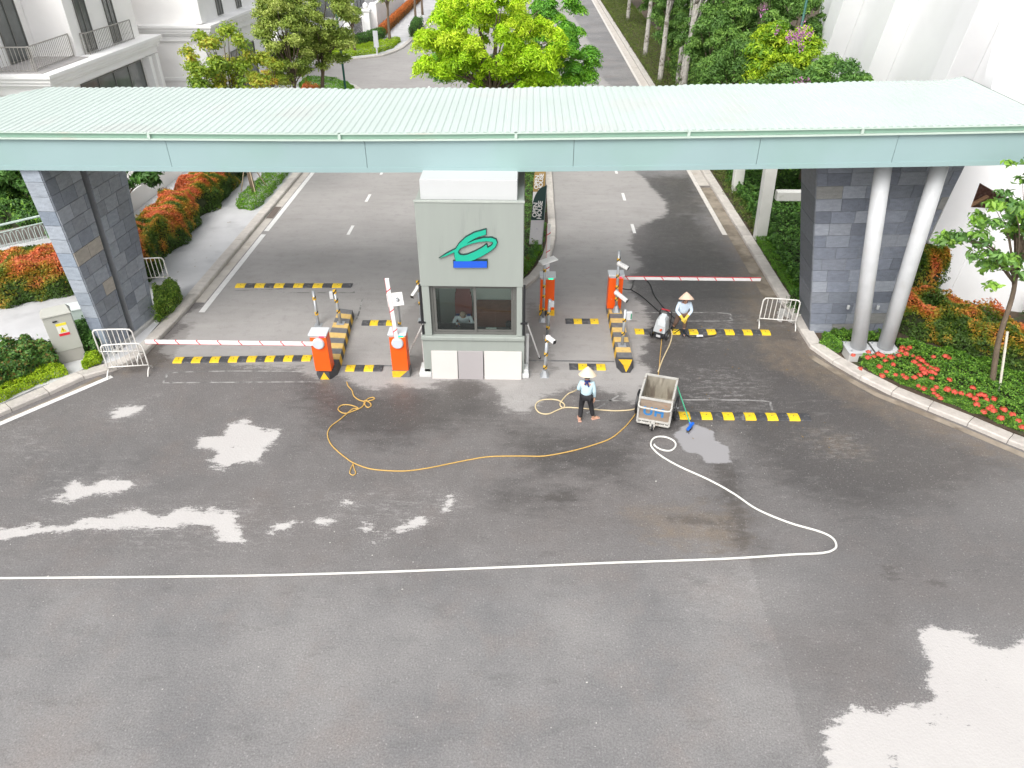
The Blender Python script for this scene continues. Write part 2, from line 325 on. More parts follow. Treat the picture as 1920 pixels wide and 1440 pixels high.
# ================================================================ GROUND
def asphalt_material(name):
    m = bpy.data.materials.new(name); m.use_nodes = True; t = m.node_tree; N = t.nodes; L = t.links; b = N['Principled BSDF']
    tc = N.new('ShaderNodeTexCoord'); V = tc.outputs['Object']
    def noise(sc, det=5, ro=.6, st=None):
        v = V
        if st: mp = N.new('ShaderNodeMapping'); mp.inputs['Scale'].default_value = st; L.new(V, mp.inputs[0]); v = mp.outputs[0]
        n = N.new('ShaderNodeTexNoise'); n.inputs['Scale'].default_value = sc; n.inputs['Detail'].default_value = det; n.inputs['Roughness'].default_value = ro; L.new(v, n.inputs['Vector']); return n.outputs[0]
    def mr(x, a, b_, c, d):
        r = N.new('ShaderNodeMapRange'); r.inputs[1].default_value = a; r.inputs[2].default_value = b_; r.inputs[3].default_value = c; r.inputs[4].default_value = d; L.new(x, r.inputs[0]); return r.outputs[0]
    def math_(op, x, y):
        q = N.new('ShaderNodeMath'); q.operation = op
        for i, z in enumerate((x, y)):
            if isinstance(z, (int, float)): q.inputs[i].default_value = z
            else: L.new(z, q.inputs[i])
        return q.outputs[0]
    def mix(f, a, c, bl='MIX'):
        q = N.new('ShaderNodeMix'); q.data_type = 'RGBA'; q.blend_type = bl
        for i, z in ((0, f), (6, a), (7, c)):
            if isinstance(z, (int, float)): q.inputs[i].default_value = z
            elif isinstance(z, tuple): q.inputs[i].default_value = (*z, 1)
            else: L.new(z, q.inputs[i])
        return q.outputs[2]
    def at(nm):
        a = N.new('ShaderNodeAttribute'); a.attribute_name = nm; return a.outputs['Fac']
    fine = noise(30, 8, .8); mid = noise(3.2, 8, .68); big = noise(.32, 5, .6); streak = noise(1.0, 7, .7, (.55, 2.6, 1)); huge = noise(.11, 3, .5)
    warp = math_('ADD', math_('MULTIPLY', math_('SUBTRACT', noise(2.6, 10, .80, (.55, 1.25, 1)), .5), 1.9), math_('MULTIPLY', math_('SUBTRACT', fine, .5), .35))
    def mask(nm, soft, amp):
        d = math_('ADD', at(nm), math_('MULTIPLY', warp, amp)); return mr(d, -soft, soft, 0, 1)
    dry, damp, brown, pud, lane = mask('dry', .04, .62), mask('damp', 1.1, 1.6), mask('brown', .35, 1.6), mask('puddle', .02, .25), mask('lane', .10, .85)
    wet = mix(mr(big, .35, .65, 0, 1), (.120, .114, .112), (.180, .170, .165)); wet = mix(mr(noise(.7, 6, .65), .5, .68, 0, .55), wet, (.185, .155, .14))
    wet = mix(mr(huge, .35, .65, 0, 1), wet, (.155, .141, .135))
    wet = mix(mr(mid, .35, .7, 0, .35), wet, (.215, .205, .20))
    fore = mix(mr(big, .38, .62, 0, 1), (.178, .174, .174), (.250, .240, .234)); fore = mix(mr(noise(.55, 6, .65), .5, .68, 0, .6), fore, (.235, .205, .19))
    base = mix(damp, fore, wet)
    base = mix(math_('MULTIPLY', mask('dark', .5, 1.6), .88), base, mix(mr(big, .3, .7, 0, 1), (.062, .057, .056), (.092, .084, .079)))
    base = mix(math_('MULTIPLY', brown, mr(mid, .3, .7, .15, .8)), base, (.21, .165, .12))
    oil = mask('oil', .06, .7); base = mix(math_('MULTIPLY', oil, .62), base, (.085, .076, .070))
    seam = mask('seam', .02, .12); base = mix(math_('MULTIPLY', seam, .22), base, (.10, .096, .095))
    sc = math_('MULTIPLY', mask('scuff', .5, 1.5), mr(noise(5.0, 9, .8, (.6, 1.6, 1)), .50, .62, 0, .62)); base = mix(sc, base, (.36, .345, .335))
    base = mix(mr(noise(1.7, 9, .78, (.5, 1.8, 1)), .56, .72, 0, .45), base, (.255, .243, .236)); base = mix(mr(noise(1.35, 9, .75, (.6, 1.5, 1)), .56, .74, 0, .5), base, (.085, .080, .078))
    # pale scuffs
    base = mix(math_('MULTIPLY', mr(streak, .62, .74, 0, .5), mr(big, .45, .6, 0, 1)), base, (.36, .34, .33))
    agg = N.new('ShaderNodeTexVoronoi'); agg.inputs['Scale'].default_value = 19; L.new(V, agg.inputs['Vector'])
    speck = mr(agg.outputs['Distance'], .10, .38, 1, 0); ch = N.new('ShaderNodeSeparateColor'); L.new(agg.outputs['Color'], ch.inputs[0])
    speck = math_('MULTIPLY', speck, mr(ch.outputs[0], .66, .96, 0, 1))
    gr = mr(fine, .34, .66, .62, 1.38); g = N.new('ShaderNodeVectorMath'); g.operation = 'SCALE'; L.new(base, g.inputs[0]); L.new(gr, g.inputs['Scale']); base = g.outputs[0]
    base = mix(math_('MULTIPLY', speck, .34), base, (.52, .50, .48))
    lcol = mix(mr(big, .3, .7, 0, 1), (.305, .29, .277), (.37, .353, .34)); lcol = mix(mr(streak, .45, .75, 0, .45), lcol, (.43, .41, .395)); lcol = mix(mr(mid, .52, .78, 0, .55), lcol, (.225, .213, .205))
    g2 = N.new('ShaderNodeVectorMath'); g2.operation = 'SCALE'; L.new(lcol, g2.inputs[0]); L.new(mr(fine, .3, .7, .93, 1.07), g2.inputs['Scale'])
    base = mix(lane, base, g2.outputs[0]); base = mix(math_('MULTIPLY', math_('MULTIPLY', lane, oil), .55), base, (.20, .185, .175))
    dcol = mix(mr(big, .3, .7, 0, 1), (.50, .475, .46), (.55, .53, .51))
    holes = mr(noise(2.0, 9, .8, (.7, 1.3, 1)), .345, .39, 0, 1); dith = math_('MULTIPLY', mask('dry', .28, .7), mr(fine, .50, .60, 0, .75)); base = mix(dith, base, (.44, .42, .41)); base = mix(math_('MULTIPLY', dry, holes), base, dcol)
    base = mix(pud, base, (.33, .32, .325))  # pale grey of the reflected sky painted into the puddle's base colour
    L.new(base, b.inputs['Base Color'])
    ro = math_('SUBTRACT', mr(mid, .3, .7, .50, .72), math_('MULTIPLY', mask('dark', .5, 1.6), .22)); ro = math_('MAXIMUM', ro, math_('MULTIPLY', lane, .8)); ro = math_('MULTIPLY', ro, mr(pud, 0, 1, 1, .12)); L.new(ro, b.inputs['Roughness'])
    bp = N.new('ShaderNodeBump'); bp.inputs['Distance'].default_value = .012; L.new(math_('SUBTRACT', .75, math_('MULTIPLY', pud, .72)), bp.inputs['Strength']); L.new(math_('ADD', fine, math_('MULTIPLY', agg.outputs['Distance'], .4)), bp.inputs['Height']); L.new(bp.outputs[0], b.inputs['Normal'])
    return m
DRYP = [
 [(365,838),(380,808),(410,818),(432,792),(462,786),(480,800),(522,806),(520,830),(497,845),(490,868),(450,868),(420,882),(385,872),(408,850)],
 [(85,937),(120,922),(138,902),(165,907),(200,897),(250,900),(262,915),(220,928),(180,926),(140,942),(100,944)],
 [(-60,990),(60,985),(130,983),(150,970),(200,970),(235,955),(262,952),(280,966),(300,966),(345,950),(380,960),(400,950),(420,962),(440,955),(450,985),(455,1000),(460,1020),(430,1018),(410,1010),(395,990),(340,988),(300,992),(230,996),(150,992),(60,1005),(-60,1015)],
 [(585,975),(605,970),(638,976),(600,985)],[(628,940),(645,933),(668,940),(662,950),(636,948)],[(668,976),(700,980),(706,998),(686,996)],
 [(725,999),(745,985),(770,972),(800,966),(800,980),(770,1000),(740,1002)],[(828,962),(832,940),(848,927),(856,932),(850,948),(836,966)],[(500,993),(512,984),(545,978),(550,986),(530,995),(504,999)],[(685,1012),(718,1012),(716,1020),(688,1020)],
 [(200,770),(240,758),(275,760),(262,775),(215,785)],[(1545,1500),(1545,1370),(1572,1335),(1600,1320),(1642,1332),(1695,1318),(1740,1315),(1740,1270),(1730,1230),(1710,1180),(1745,1164),(1770,1175),(1810,1180),(1840,1205),(1880,1218),(1920,1190),(2100,1180),(2100,1500)]]
LANEP = [[(330,598),(352,612),(312,640),(302,655),(330,672),(455,684),(560,690),(572,700),(600,712),(640,702),(655,716),(700,729),(745,724),(780,724),(815,728),(830,716),(870,708),(895,712),(912,722),(940,742),(945,770),(985,774),(1003,768),(1012,748),(1040,738),(1071,723),(1110,723),(1127,732),(1149,735),(1168,740),(1163,745),(1190,755),(1206,735),(1223,697),(1198,676),(1206,655),(1218,613),(1213,593),(1210,573),(1190,560),(1180,520),(1205,495),(1180,465),(1188,432),(1215,416),(1246,405),(1250,380),(1225,356),(1212,338),(1192,322)],
 ]
lane_w = [G2(*p) for p in LANEP[0]]+[(5.2, 48), (6.0, 55), (5.0, 62), (5.5, 75), (4.6, 100), (4.3, 200), (-60, 200), (-60, 50), (-11.0, 50), (-11.0, 21.5)]
DAMPP = [[(-300,1075),(700,1075),(1390,1050),(1520,1030),(1600,1080),(1480,1200),(1540,1320),(1700,1290),(1720,1150),(2100,1160),(2100,700),(1700,500),(1200,400),(300,560),(-200,760)]]
DARKP = [[(1370,600),(1500,640),(1600,715),(1760,800),(1900,870),(1800,930),(1600,960),(1450,900),(1380,800)],[(940,800),(1200,830),(1180,900),(1000,880)],[(1205,400),(1300,395),(1420,560),(1500,640),(1520,770),(1300,800),(1180,820),(1180,700),(1215,640),(1200,560)],[(560,715),(700,740),(900,725),(940,780),(720,830),(600,800)],[(930,920),(1080,925),(1060,950),(940,945)],[(1340,870),(1380,868),(1405,1030),(1375,1020)],[(1200,330),(1300,330),(1330,400),(1200,420)]]
BROWNP = [[(1330,340),(1420,470),(1480,590),(1520,640),(1600,700),(1920,860),(1920,810),(2000,900),(1700,800),(1560,740),(1440,680),(1380,560),(1390,480),(1310,350)],[(1520,825),(1570,818),(1620,850),(1560,845)],[(235,655),(300,640),(330,680),(235,700)],[(1180,960),(1390,960),(1400,1030),(1240,1010)]]
PUDP = [[(1262,815),(1290,792),(1335,806),(1340,825),(1366,838),(1371,868),(1322,867),(1314,852),(1285,848)]]
SEAMP = [[(1385,790),(1372,870),(1400,960),(1402,1040),(1430,1130),(1470,1240),(1500,1350),(1530,1440),(1560,1600),(2300,1600),(2300,720),(1500,700)]]
OILP = [[(742,600),(790,560),(800,690),(770,700),(750,660)],[(990,560),(1020,590),(1040,690),(1000,705),(990,690)],[(1338,872),(1372,869),(1384,905),(1396,960),(1402,1032),(1388,1038),(1374,965),(1352,905)],[(1648,1057),(1676,1056),(1682,1084),(1664,1086)],[(1746,1091),(1770,1089),(1776,1100),(1756,1104)],[(838,722),(866,706),(900,716),(905,745),(850,750)],[(232,668),(285,655),(330,622),(362,603),(348,640),(312,680),(250,700)],[(1010,925),(1080,925),(1060,940),(1015,938)],[(1218,612),(1270,625),(1300,640),(1250,650),(1215,640)],[(1420,600),(1480,612),(1500,640),(1440,640)],[(1240,960),(1380,985),(1385,1000),(1260,980)]]
SCUFP = [[(15,800),(60,805),(85,850),(40,860),(20,840)],[(190,760),(285,752),(270,795),(205,792)],[(60,900),(200,880),(260,905),(120,930)],[(1290,690),(1420,700),(1440,760),(1330,765),(1280,740)],[(1500,815),(1600,820),(1620,850),(1540,850)],[(600,930),(820,915),(860,960),(700,990)],[(1180,730),(1330,745),(1340,770),(1180,760)],[(1290,1090),(1420,1080),(1415,1110),(1290,1170)],[(1200,640),(1330,600),(1400,590),(1380,640)],[(1470,560),(1500,600),(1470,610),(1430,600)],[(60,980),(480,940),(520,1010),(300,1030)]]
def grid_sheet(name, xs, ys, z, mt):
    X, Y = np.meshgrid(xs, ys); q = np.column_stack([X.ravel(), Y.ravel()]); nx, ny = len(xs), len(ys)
    me = bpy.data.meshes.new(name); i = (np.arange(ny-1)[:, None]*nx+np.arange(nx-1)[None]).ravel(); f = np.column_stack([i, i+1, i+nx+1, i+nx])
    me.vertices.add(len(q)); me.vertices.foreach_set('co', np.column_stack([q, np.full(len(q), z)]).ravel()); me.loops.add(f.size); me.polygons.add(len(f))
    me.loops.foreach_set('vertex_index', f.ravel().astype(np.int32)); me.polygons.foreach_set('loop_start', (np.arange(len(f))*4).astype(np.int32)); me.update(calc_edges=True)
    for nm, polys in (('dry', [[G2(*p) for p in P] for P in DRYP]), ('lane', [lane_w]), ('damp', [[G2(*p) for p in P] for P in DAMPP]), ('dark', [[G2(*p) for p in P] for P in DARKP]), ('seam', [[G2(*p) for p in P] for P in SEAMP]), ('oil', [[G2(*p) for p in P] for P in OILP]), ('scuff', [[G2(*p) for p in P] for P in SCUFP]), ('brown', [[G2(*p) for p in P] for P in BROWNP]), ('puddle', [[G2(*p) for p in P] for P in PUDP])):
        d = np.full(len(q), -99.)
        for P in polys: d = np.maximum(d, sdist(q, P))
        if nm == 'dry': d -= .04
        a = me.attributes.new(nm, 'FLOAT', 'POINT'); a.data.foreach_set('value', np.clip(d, -6, 6).astype(np.float32))
    me.materials.append(mt); o = bpy.data.objects.new(name, me); COL.objects.link(o); return tag(o, kind='structure')
ASPH = asphalt_material('wet_asphalt')
grid_sheet('road', np.arange(-26, 24, .15), np.concatenate([np.arange(1.5, 36, .15), np.arange(36, 78, .4), [90, 120, 200]]), 0, ASPH)
FAR = mat('far_asphalt', (.36, .35, .34), .85, .4, .12, .3, 40)
tag(build('ground', MB().add([(-500,-300,-.04),(500,-300,-.04),(500,700,-.04),(-500,700,-.04)], [(0,1,2,3)]), FAR), kind='structure')
# raised verges (footway and planting ground)
left_slab = [(-70, 2), G2(-400,930,.12), G2(0,758,.12), G2(67,727,.12), G2(120,710,.12), G2(185,677,.12), G2(212,683,.12), G2(238,671,.12), G2(262,648,.12), G2(300,603,.12), (-11.72, 22.6), (-11.72, 50), (-11.95,53.4), (-12.6,55.4), (-14,57), (-17,58.3), (-70,60)]
tag(build('footway', MB().prism(left_slab, -.02, .12), mat('footway_concrete', (.56,.56,.565), .85, 1.1, .10, .4, 50, alt=(.47,.47,.475), altscale=.9)), kind='structure')
left2 = [(-70,64.2), (-18,65.0), (-15.3,65.8), (-13.1,67.6), (-12.0,70.5), (-11.75,74.5), (-11.7,200), (-70,200)]
tag(build('footway', MB().prism(left2, -.02, .12), MATS['footway_concrete']), kind='structure')
right_slab = [(9.0,200), (9.0,28), (8.98,23.2), G2(1504,603,.12), G2(1529,638,.12), G2(1592,683,.12), G2(1720,740,.12), G2(1920,817,.12), G2(2300,945,.12), (60,2), (60,200)]
tag(build('planting_ground', MB().prism(right_slab, -.02, .12), SOIL), kind='structure')
med = [(-3.5,22.5), (-.55,22.9), (-.05,23.9), (.32,24.9), (.62,26.2), (.8,28), (.8,66), (-.5,69), (-2.4,69), (-3.5,66)]
tag(build('median_ground', MB().prism(med, -.02, .12), SOIL), kind='structure')
# kerbs: each stone built
def kerb(name, pts, wid, side, step=.95, h=.135, until=None, far=None):
    root = thing(name, (pts[0][0], pts[0][1], 0), None, None); root['kind'] = 'structure'
    P = [Vector((p[0], p[1], 0)) for p in pts]; seg = []; 
    dense = [P[0]]
    for a, b in zip(P[:-1], P[1:]):
        n = max(1, int((b-a).length/.05)); dense += [a.lerp(b, (i+1)/n) for i in range(n)]
    acc = 0; cuts = [0]
    for i in range(1, len(dense)):
        acc += (dense[i]-dense[i-1]).length
        if acc >= step: cuts.append(i); acc = 0
    if len(dense)-1-cuts[-1] > 3: cuts.append(len(dense)-1)
    def nrm(i):
        d = (dense[min(i+2, len(dense)-1)]-dense[max(i-2, 0)]).normalized(); return Vector((-d.y, d.x, 0))*side
    farmb = MB(); k = 0
    for a, b in zip(cuts[:-1], cuts[1:]):
        A, B = dense[a], dense[b]; d = (B-A).normalized()*.008; na, nb = nrm(a), nrm(b); A = A+d; B = B-d
        hh = h+random.uniform(-.006, .006); lo = [A, B, B+nb*wid, A+na*wid]; c = .03
        hi = [A+na*c, B+nb*c, B+nb*wid, A+na*wid]
        def z(vs, q): return [(v.x, v.y, q) for v in vs]
        tgt = farmb if (far and A.y > far) else MB()
        vs = z(lo, -.01)+z(lo, hh-.03)+z(hi, hh)
        tgt.add(vs, [(0,3,2,1)]+[(i, (i+1)%4, 4+(i+1)%4, 4+i) for i in range(4)]+[(4+i, 4+(i+1)%4, 8+(i+1)%4, 8+i) for i in range(4)]+[(8,9,10,11)])
        if tgt is not farmb:
            o = build('kerb_stone', tgt, KERB, root); g = random.uniform(.86, 1.1); o.color = (.57*g, .53*g, .485*g, 1); k += 1
    if farmb.f: o = build('far_kerb_stones', farmb, KERB, root); o['kind'] = 'stuff'; o.color = (.5, .47, .43, 1)
    return root
kerb('kerb', [G2(-400,955), G2(0,782), G2(53,759), G2(130,726), G2(190,696), G2(214,695), G2(240,690), G2(262,677), G2(285,655), G2(318,620), G2(345,592), (-11.35, 22.6), (-11.35, 50), (-11.6, 53), (-12.3, 55.0), (-13.8, 56.6), (-17, 57.9), (-30, 58.6)], .37, 1, far=46)
kerb('kerb', [(-40,64.6), (-18,64.7), (-15.1,65.4), (-12.8,67.3), (-11.7,70.2), (-11.4,74.5), (-11.35,140)], .35, 1, far=10, step=2)
kerb('kerb', [(8.63,140), (8.63,28), (8.6,23), G2(1490,607), G2(1514,650), G2(1542,672), G2(1584,697), G2(1646,732), G2(1720,763), G2(1790,790), G2(1920,846), G2(2300,985)], .37, 1, far=46)
kerb('kerb', [(-3.85,66), (-3.85,22.4), (-.4,22.55), (.22,23.6), (.6,24.6), (.92,26), (1.12,28), (1.12,66), (-.4,69.3)], .32, 1, far=46)
# painted lines and saw-cut grooves (flat sheets)
LINE = mat('road_paint_white', (.66,.62,.57), .7, 6, .12, alt=(.45,.43,.41), altscale=5, altth=.60)
LINEL = mat('road_paint_bright', (.74,.73,.71), .7, 6, .08, alt=(.55,.54,.53), altscale=5, altth=.64)
GRV = mat('groove_filler', (.34,.33,.32), .8, 9, .25, alt=(.17,.165,.16), altscale=3, altth=.46)
GUT = mat('gutter_dirt', (.30,.255,.20), .85, 3, .22, .4, 40, alt=(.20,.165,.125), altscale=1.4, altth=.48)
GUTL = mat('gutter_concrete', (.53,.49,.44), .85, 2.5, .15, .4, 40, alt=(.43,.38,.32), altscale=1.1, altth=.56)
def strip(name, pts, wd, z, mt):
    P = [Vector((p[0], p[1], 0)) for p in pts]; L_, R_ = [], []
    for i in range(len(P)):
        d = (P[min(i+1, len(P)-1)]-P[max(i-1, 0)]).normalized(); n = Vector((-d.y, d.x, 0))*wd/2; L_.append(P[i]+n); R_.append(P[i]-n)
    vs = [(v.x, v.y, z) for v in L_+R_]; n = len(P)
    return tag(build(name, MB().add(vs, [(i, n+i, n+i+1, i+1) for i in range(n-1)]), mt, fixn=False), kind='structure')
strip('edge_line', [(-10.85,21.1), (-10.85,27.8)], .2, .008, LINEL); strip('edge_line', [(-10.85,28.15), (-10.85,50)], .2, .008, LINEL)
strip('edge_line', [G2(-300,928), G2(0,795), G2(210,706)], .17, .008, LINEL)
strip('edge_line', [(8.02,28.2), (8.02,130)], .2, .008, LINE)
strip('edge_line', [(-11.0,76), (-11.0,130)], .2, .008, LINE)
strip('nose_line', [G2(986,521), G2(1003,511), G2(1019,501)], .22, .008, LINEL)
for x, y0 in ((-7.39, 28.3), (4.35, 28.75)):
    for k in range(14): strip('lane_dash', [(x, y0+3.85*k-.45), (x, y0+3.85*k+.55)], .13, .008, LINEL)
strip('gutter', [(-11.17,21.8), (-11.17,50)], .34, .004, GUTL)
strip('gutter', [(8.37,22.5), (8.37,34)], .48, .004, GUT); strip('gutter', [(8.37,34.3), (8.37,120)], .48, .004, GUTL)
strip('gutter', [G2(1520,668), G2(1580,705), G2(1646,741), G2(1720,771), G2(1790,799), G2(1920,854), G2(2200,965)], .22, .004, GUT)
strip('gutter', [G2(-200,885), G2(0,794), G2(60,768), G2(130,738), G2(190,708)], .22, .004, GUT)
for pts in ([(306,718),(312,707),(325,699),(440,696),(575,697)], [(306,718),(450,717),(600,716)], [(1075,752),(1180,751),(1300,750),(1430,752),(1444,760),(1448,770)], [(1260,770),(1290,772)], [(440,545),(500,543),(640,537),(660,541),(664,548),(650,549),(520,549)], [(1180,602),(1360,602),(1369,597),(1363,588),(1290,586),(1190,587)], [(665,604),(672,590),(680,560)], [(1160,742),(1130,760),(1100,775)]):
    strip('groove', polyline([(*G2(*p), 0) for p in pts], 5), .055, .006, GRV)
strip('drain_slot', [G2(632,685), G2(740,686)], .06, .004, BLKF); strip('drain_slot', [G2(990,676), G2(1152,678)], .07, .004, BLKF)
g_ = strip('drain_grate', [G2(505,410), G2(522,388)], .3, .012, mat('drain_iron', (.16,.13,.11), .7, 8, .3))
lt = MB()
for k in range(75):
    p = G(random.uniform(0,1500), random.uniform(720,1440)); s = random.choice([.006,.008,.010,.014,.022]); a = random.uniform(0,6.3); q = [Vector((p.x+math.cos(a+t)*s*random.uniform(.6,1.3), p.y+math.sin(a+t)*s*random.uniform(.6,1), .006+random.uniform(0,.01))) for t in (0,1.6,3.1,4.7)]; lt.add(q, [(0,1,2,3)])
o = build('litter', lt, mat('pale_litter', (.62,.60,.56), .8, 4, .2), fixn=False); tag(o, 'pale specks of grit and litter scattered over the street', 'litter', kind='stuff')
lt = MB()
for k in range(170):
    if k % 2: px_, py_, z_ = random.uniform(200,520), random.uniform(330,560), .125
    else: px_, py_, z_ = random.uniform(1290,1900), random.uniform(440,860), .01
    p = G(px_, py_, z_)
    if z_ > .1 and not (-13.3 < p.x < -11.8): continue
    if z_ < .1 and p.x > 8.5: continue
    s = random.uniform(.02,.05); a = random.uniform(0,6.3); lt.add([Vector((p.x+math.cos(a+t)*s*f, p.y+math.sin(a+t)*s*f, z_+random.uniform(0,.015))) for t, f in ((0,1),(1.6,.4),(3.1,1),(4.7,.4))], [(0,1,2,3)])
o = build('fallen_leaves', lt, mat('fallen_leaf', (.22,.15,.07), .8, 4, .3), fixn=False); tag(o, 'brown fallen leaves on the left footway and along the right gutter', 'leaves', kind='stuff')
# bits of rubble by the broken kerb
rb = MB()
for k in range(26):
    p = G(random.uniform(1462,1496), random.uniform(566,608)); s = random.uniform(.05, .17)
    q = [Vector((random.uniform(-1,1), random.uniform(-1,1), 0)).normalized()*s*random.uniform(.6,1) for _ in range(1)]
    a0 = random.uniform(0, 6.3); poly = [(p.x+math.cos(a0+t)*s*random.uniform(.5,1), p.y+math.sin(a0+t)*s*random.uniform(.5,1)) for t in (0, 1.2, 2.4, 3.6, 4.9)]
    rb.prism(poly, 0, s*random.uniform(.3,.7))
o = build('rubble', rb, CONC); tag(o, 'broken pale concrete rubble in the gap of the right kerb', 'rubble', kind='stuff')
# ================================================================ ENTRANCE CANOPY
MINT = mat('mint_roof_sheet', (.50, .575, .535), .65, .35, .06, alt=(.50,.54,.51), altscale=.5, altth=.56)
MINTG = mat('mint_gutter', (.33, .52, .405), .5, .5, .05)
MINTL = mat('mint_ledge', (.52, .62, .55), .5, .6, .05, alt=(.56,.50,.43), altscale=.8, altth=.66)
TEAL = mat('teal_fascia', (.30, .42, .425), .5, .3, .05, alt=(.285,.415,.40), altscale=.35, altth=.52)
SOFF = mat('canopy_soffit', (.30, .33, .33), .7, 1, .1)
def dz(x):
    return .0 if x < -6 else .33*((x+6)/18.2)**1.45
gate = thing('gate_canopy', (-1, 20.3, 5.6), 'long mint green corrugated canopy spanning the entrance over the grey booth', 'gate canopy')
FY, BY = 18.42, 22.9
XL, XR = -17.2, 12.55
def zr(x, y): return 6.60+dz(x)+.02*(y-FY)
pitch = .19; pw = pitch*6; nP = int((XR+.2-XL)/pw)+1
prof = [(0,0),(.30,0),(.42,1),(.86,1),(1.0,0)]
for i in range(nP):
    mb = MB(); x0 = XL+i*pw; row = []
    for k in range(6):
        for (u, h) in prof[:-1]: row.append((x0+(k+u)*pitch, h*.022))
    row.append((x0+pw+.01, 0)); vs = []; 
    for (x, h) in row:
        if x > XR+.28: x = XR+.28
        yf = BY+.06*math.sin(i*1.7) + (0 if x > -14.6 else -(-14.6-x)*1.75)
        if x > 12.0: yf += .4*(x-12.0)
        yf = max(yf, FY-.0)
        for y in (FY-.10, FY+(yf-FY)*.5, yf): vs.append((x, y, zr(x, y)+h))
    n = len(row); fs = []
    for a in range(n-1):
        for b in range(2): fs.append((a*3+b, (a+1)*3+b, (a+1)*3+b+1, a*3+b+1))
    mb.add(vs, fs); o = build('roof_sheet', mb, MINT, gate, fixn=False); sm = o.modifiers.new('thick', 'SOLIDIFY'); sm.thickness = .012
def sweepbox(mb, xa, xb, y0, y1, za, zb, mi=0, n=4):
    for k in range(n):
        a = xa+(xb-xa)*k/n; b = xa+(xb-xa)*(k+1)/n; da, db = dz(a), dz(b)
        mb.hexa([(a,y0,za+da),(b,y0,za+db),(b,y1,za+db),(a,y1,za+da)], [(a,y0,zb+da),(b,y0,zb+db),(b,y1,zb+db),(a,y1,zb+da)], mi)
# eave lip, gutter, ledge, fascia, in panels as jointed on site
gj = [-17.6, -9.55, -4.75, -.35, 3.9, 8.1, 12.75]
for a, b in zip(gj[:-1], gj[1:]):
    m1 = MB(); sweepbox(m1, a+.006, b-.006, FY-.06, FY+.05, 6.455, 6.585); build('gutter_panel', m1, MINTG, gate)
    m1 = MB(); sweepbox(m1, a+.03, b-.03, FY-.15, FY-.08, 6.575, 6.60); build('eave_lip', m1, MINTL, gate)
for x in gj[1:-1]:
    m1 = MB(); sweepbox(m1, x-.035, x+.035, FY-.13, FY-.062, 6.45, 6.585, n=1); build('gutter_bracket', m1, MINTL, gate)
fj = [-17.6, -9.2, -4.15, 1.1, 5.7, 9.05, 12.95]
for a, b in zip(fj[:-1], fj[1:]):
    m1 = MB(); sweepbox(m1, a+.006, b-.006, FY-.03, FY+.03, 5.63, 6.405); build('fascia_panel', m1, TEAL, gate)
    m1 = MB(); sweepbox(m1, a, b, FY-.12, FY+.02, 6.41, 6.45); build('ledge', m1, MINTL, gate)
    m1 = MB(); sweepbox(m1, a, b, FY-.045, FY-.032, 5.60, 5.72); build('fascia_foot', m1, TEAL, gate)
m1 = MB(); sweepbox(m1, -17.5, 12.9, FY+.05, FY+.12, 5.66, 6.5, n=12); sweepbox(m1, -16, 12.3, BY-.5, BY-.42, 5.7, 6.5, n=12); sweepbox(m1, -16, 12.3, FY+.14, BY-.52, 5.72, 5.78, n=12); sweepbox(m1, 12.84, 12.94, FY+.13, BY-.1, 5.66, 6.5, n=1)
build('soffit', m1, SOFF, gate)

# ================================================================ SLATE CLAD PIERS
def slab_on(quad, u0, u1, v0, v1, depth, rough=0.0, name='tile', root=None, col=(.2,.21,.23), lift=0):
    """tile on bilinear face quad = (bl, br, tr, tl); outward normal = (br-bl)x(tl-bl)"""
    bl, br, tr, tl = [Vector(q) for q in quad]
    def pt(u, v): return (bl.lerp(br, u)).lerp(tl.lerp(tr, u), v)
    n = (br-bl).cross(tl-bl).normalized(); a, b, c, d = pt(u0, v0), pt(u1, v0), pt(u1, v1), pt(u0, v1)
    mb = MB().hexa([a, b, c, d], [p+n*(depth+lift) for p in (a, b, c, d)])
    o = build(name, mb, STONE, root); o.color = (*col, 1); return o
def tile_face(quad, rows, tw, root, pal, seed, joint=.012, warm=None, depth=.02):
    r = random.Random(seed); bl, br, tr, tl = [Vector(q) for q in quad]; H = ((tl-bl).length+(tr-br).length)/2
    for i in range(rows):
        v0 = i/rows+joint/H*.5; v1 = (i+1)/rows-joint/H*.5; W = ((bl.lerp(tl, (v0+v1)/2))-(br.lerp(tr, (v0+v1)/2))).length
        x = -r.choice([0, .33, .55])*tw; cuts = []
        while x < W:
            w_ = tw*r.uniform(.92, 1.08) if tw < W else W
            a, b = max(0, x), min(W, x+w_)
            if b-a > .06: cuts.append((a, b))
            x += w_
        if tw >= W: cuts = [(0, W)]
        for a, b in cuts:
            c = r.choice(pal); g = r.uniform(.85, 1.15)
            if warm and r.random() < .05: c = warm; g = 1
            slab_on(quad, (a+joint/2)/W, (b-joint/2)/W, v0, v1, depth, root=root, col=tuple(x*g for x in c), lift=r.uniform(0, .006))
PALD = [(.255,.28,.325), (.285,.31,.35), (.215,.238,.28), (.32,.343,.385), (.27,.29,.325)]
PALB = [(.23,.27,.325), (.265,.30,.345), (.205,.235,.285), (.29,.32,.36)]
PALR = [(.19,.21,.255), (.225,.245,.29), (.155,.172,.21), (.265,.285,.325), (.205,.225,.265), (.18,.198,.24)]
pr = thing('stone_pier', (-12.5, 19.4, 0), 'tapering slate clad pier carrying the canopy beside the electrical cabinet, with a dark vertical groove', 'pier')
ZT = 5.66
A0, B0, C0, D0 = (-12.82,18.32,.1), (-12.42,18.28,.1), (-12.10,20.46,.1), (-12.62,20.5,.1)
A1, B1, C1, D1 = (-13.30,18.50,ZT), (-12.78,18.48,ZT), (-12.66,22.5,ZT), (-13.2,22.5,ZT)
def L3(a, b, t): return tuple(Vector(a).lerp(Vector(b), t))
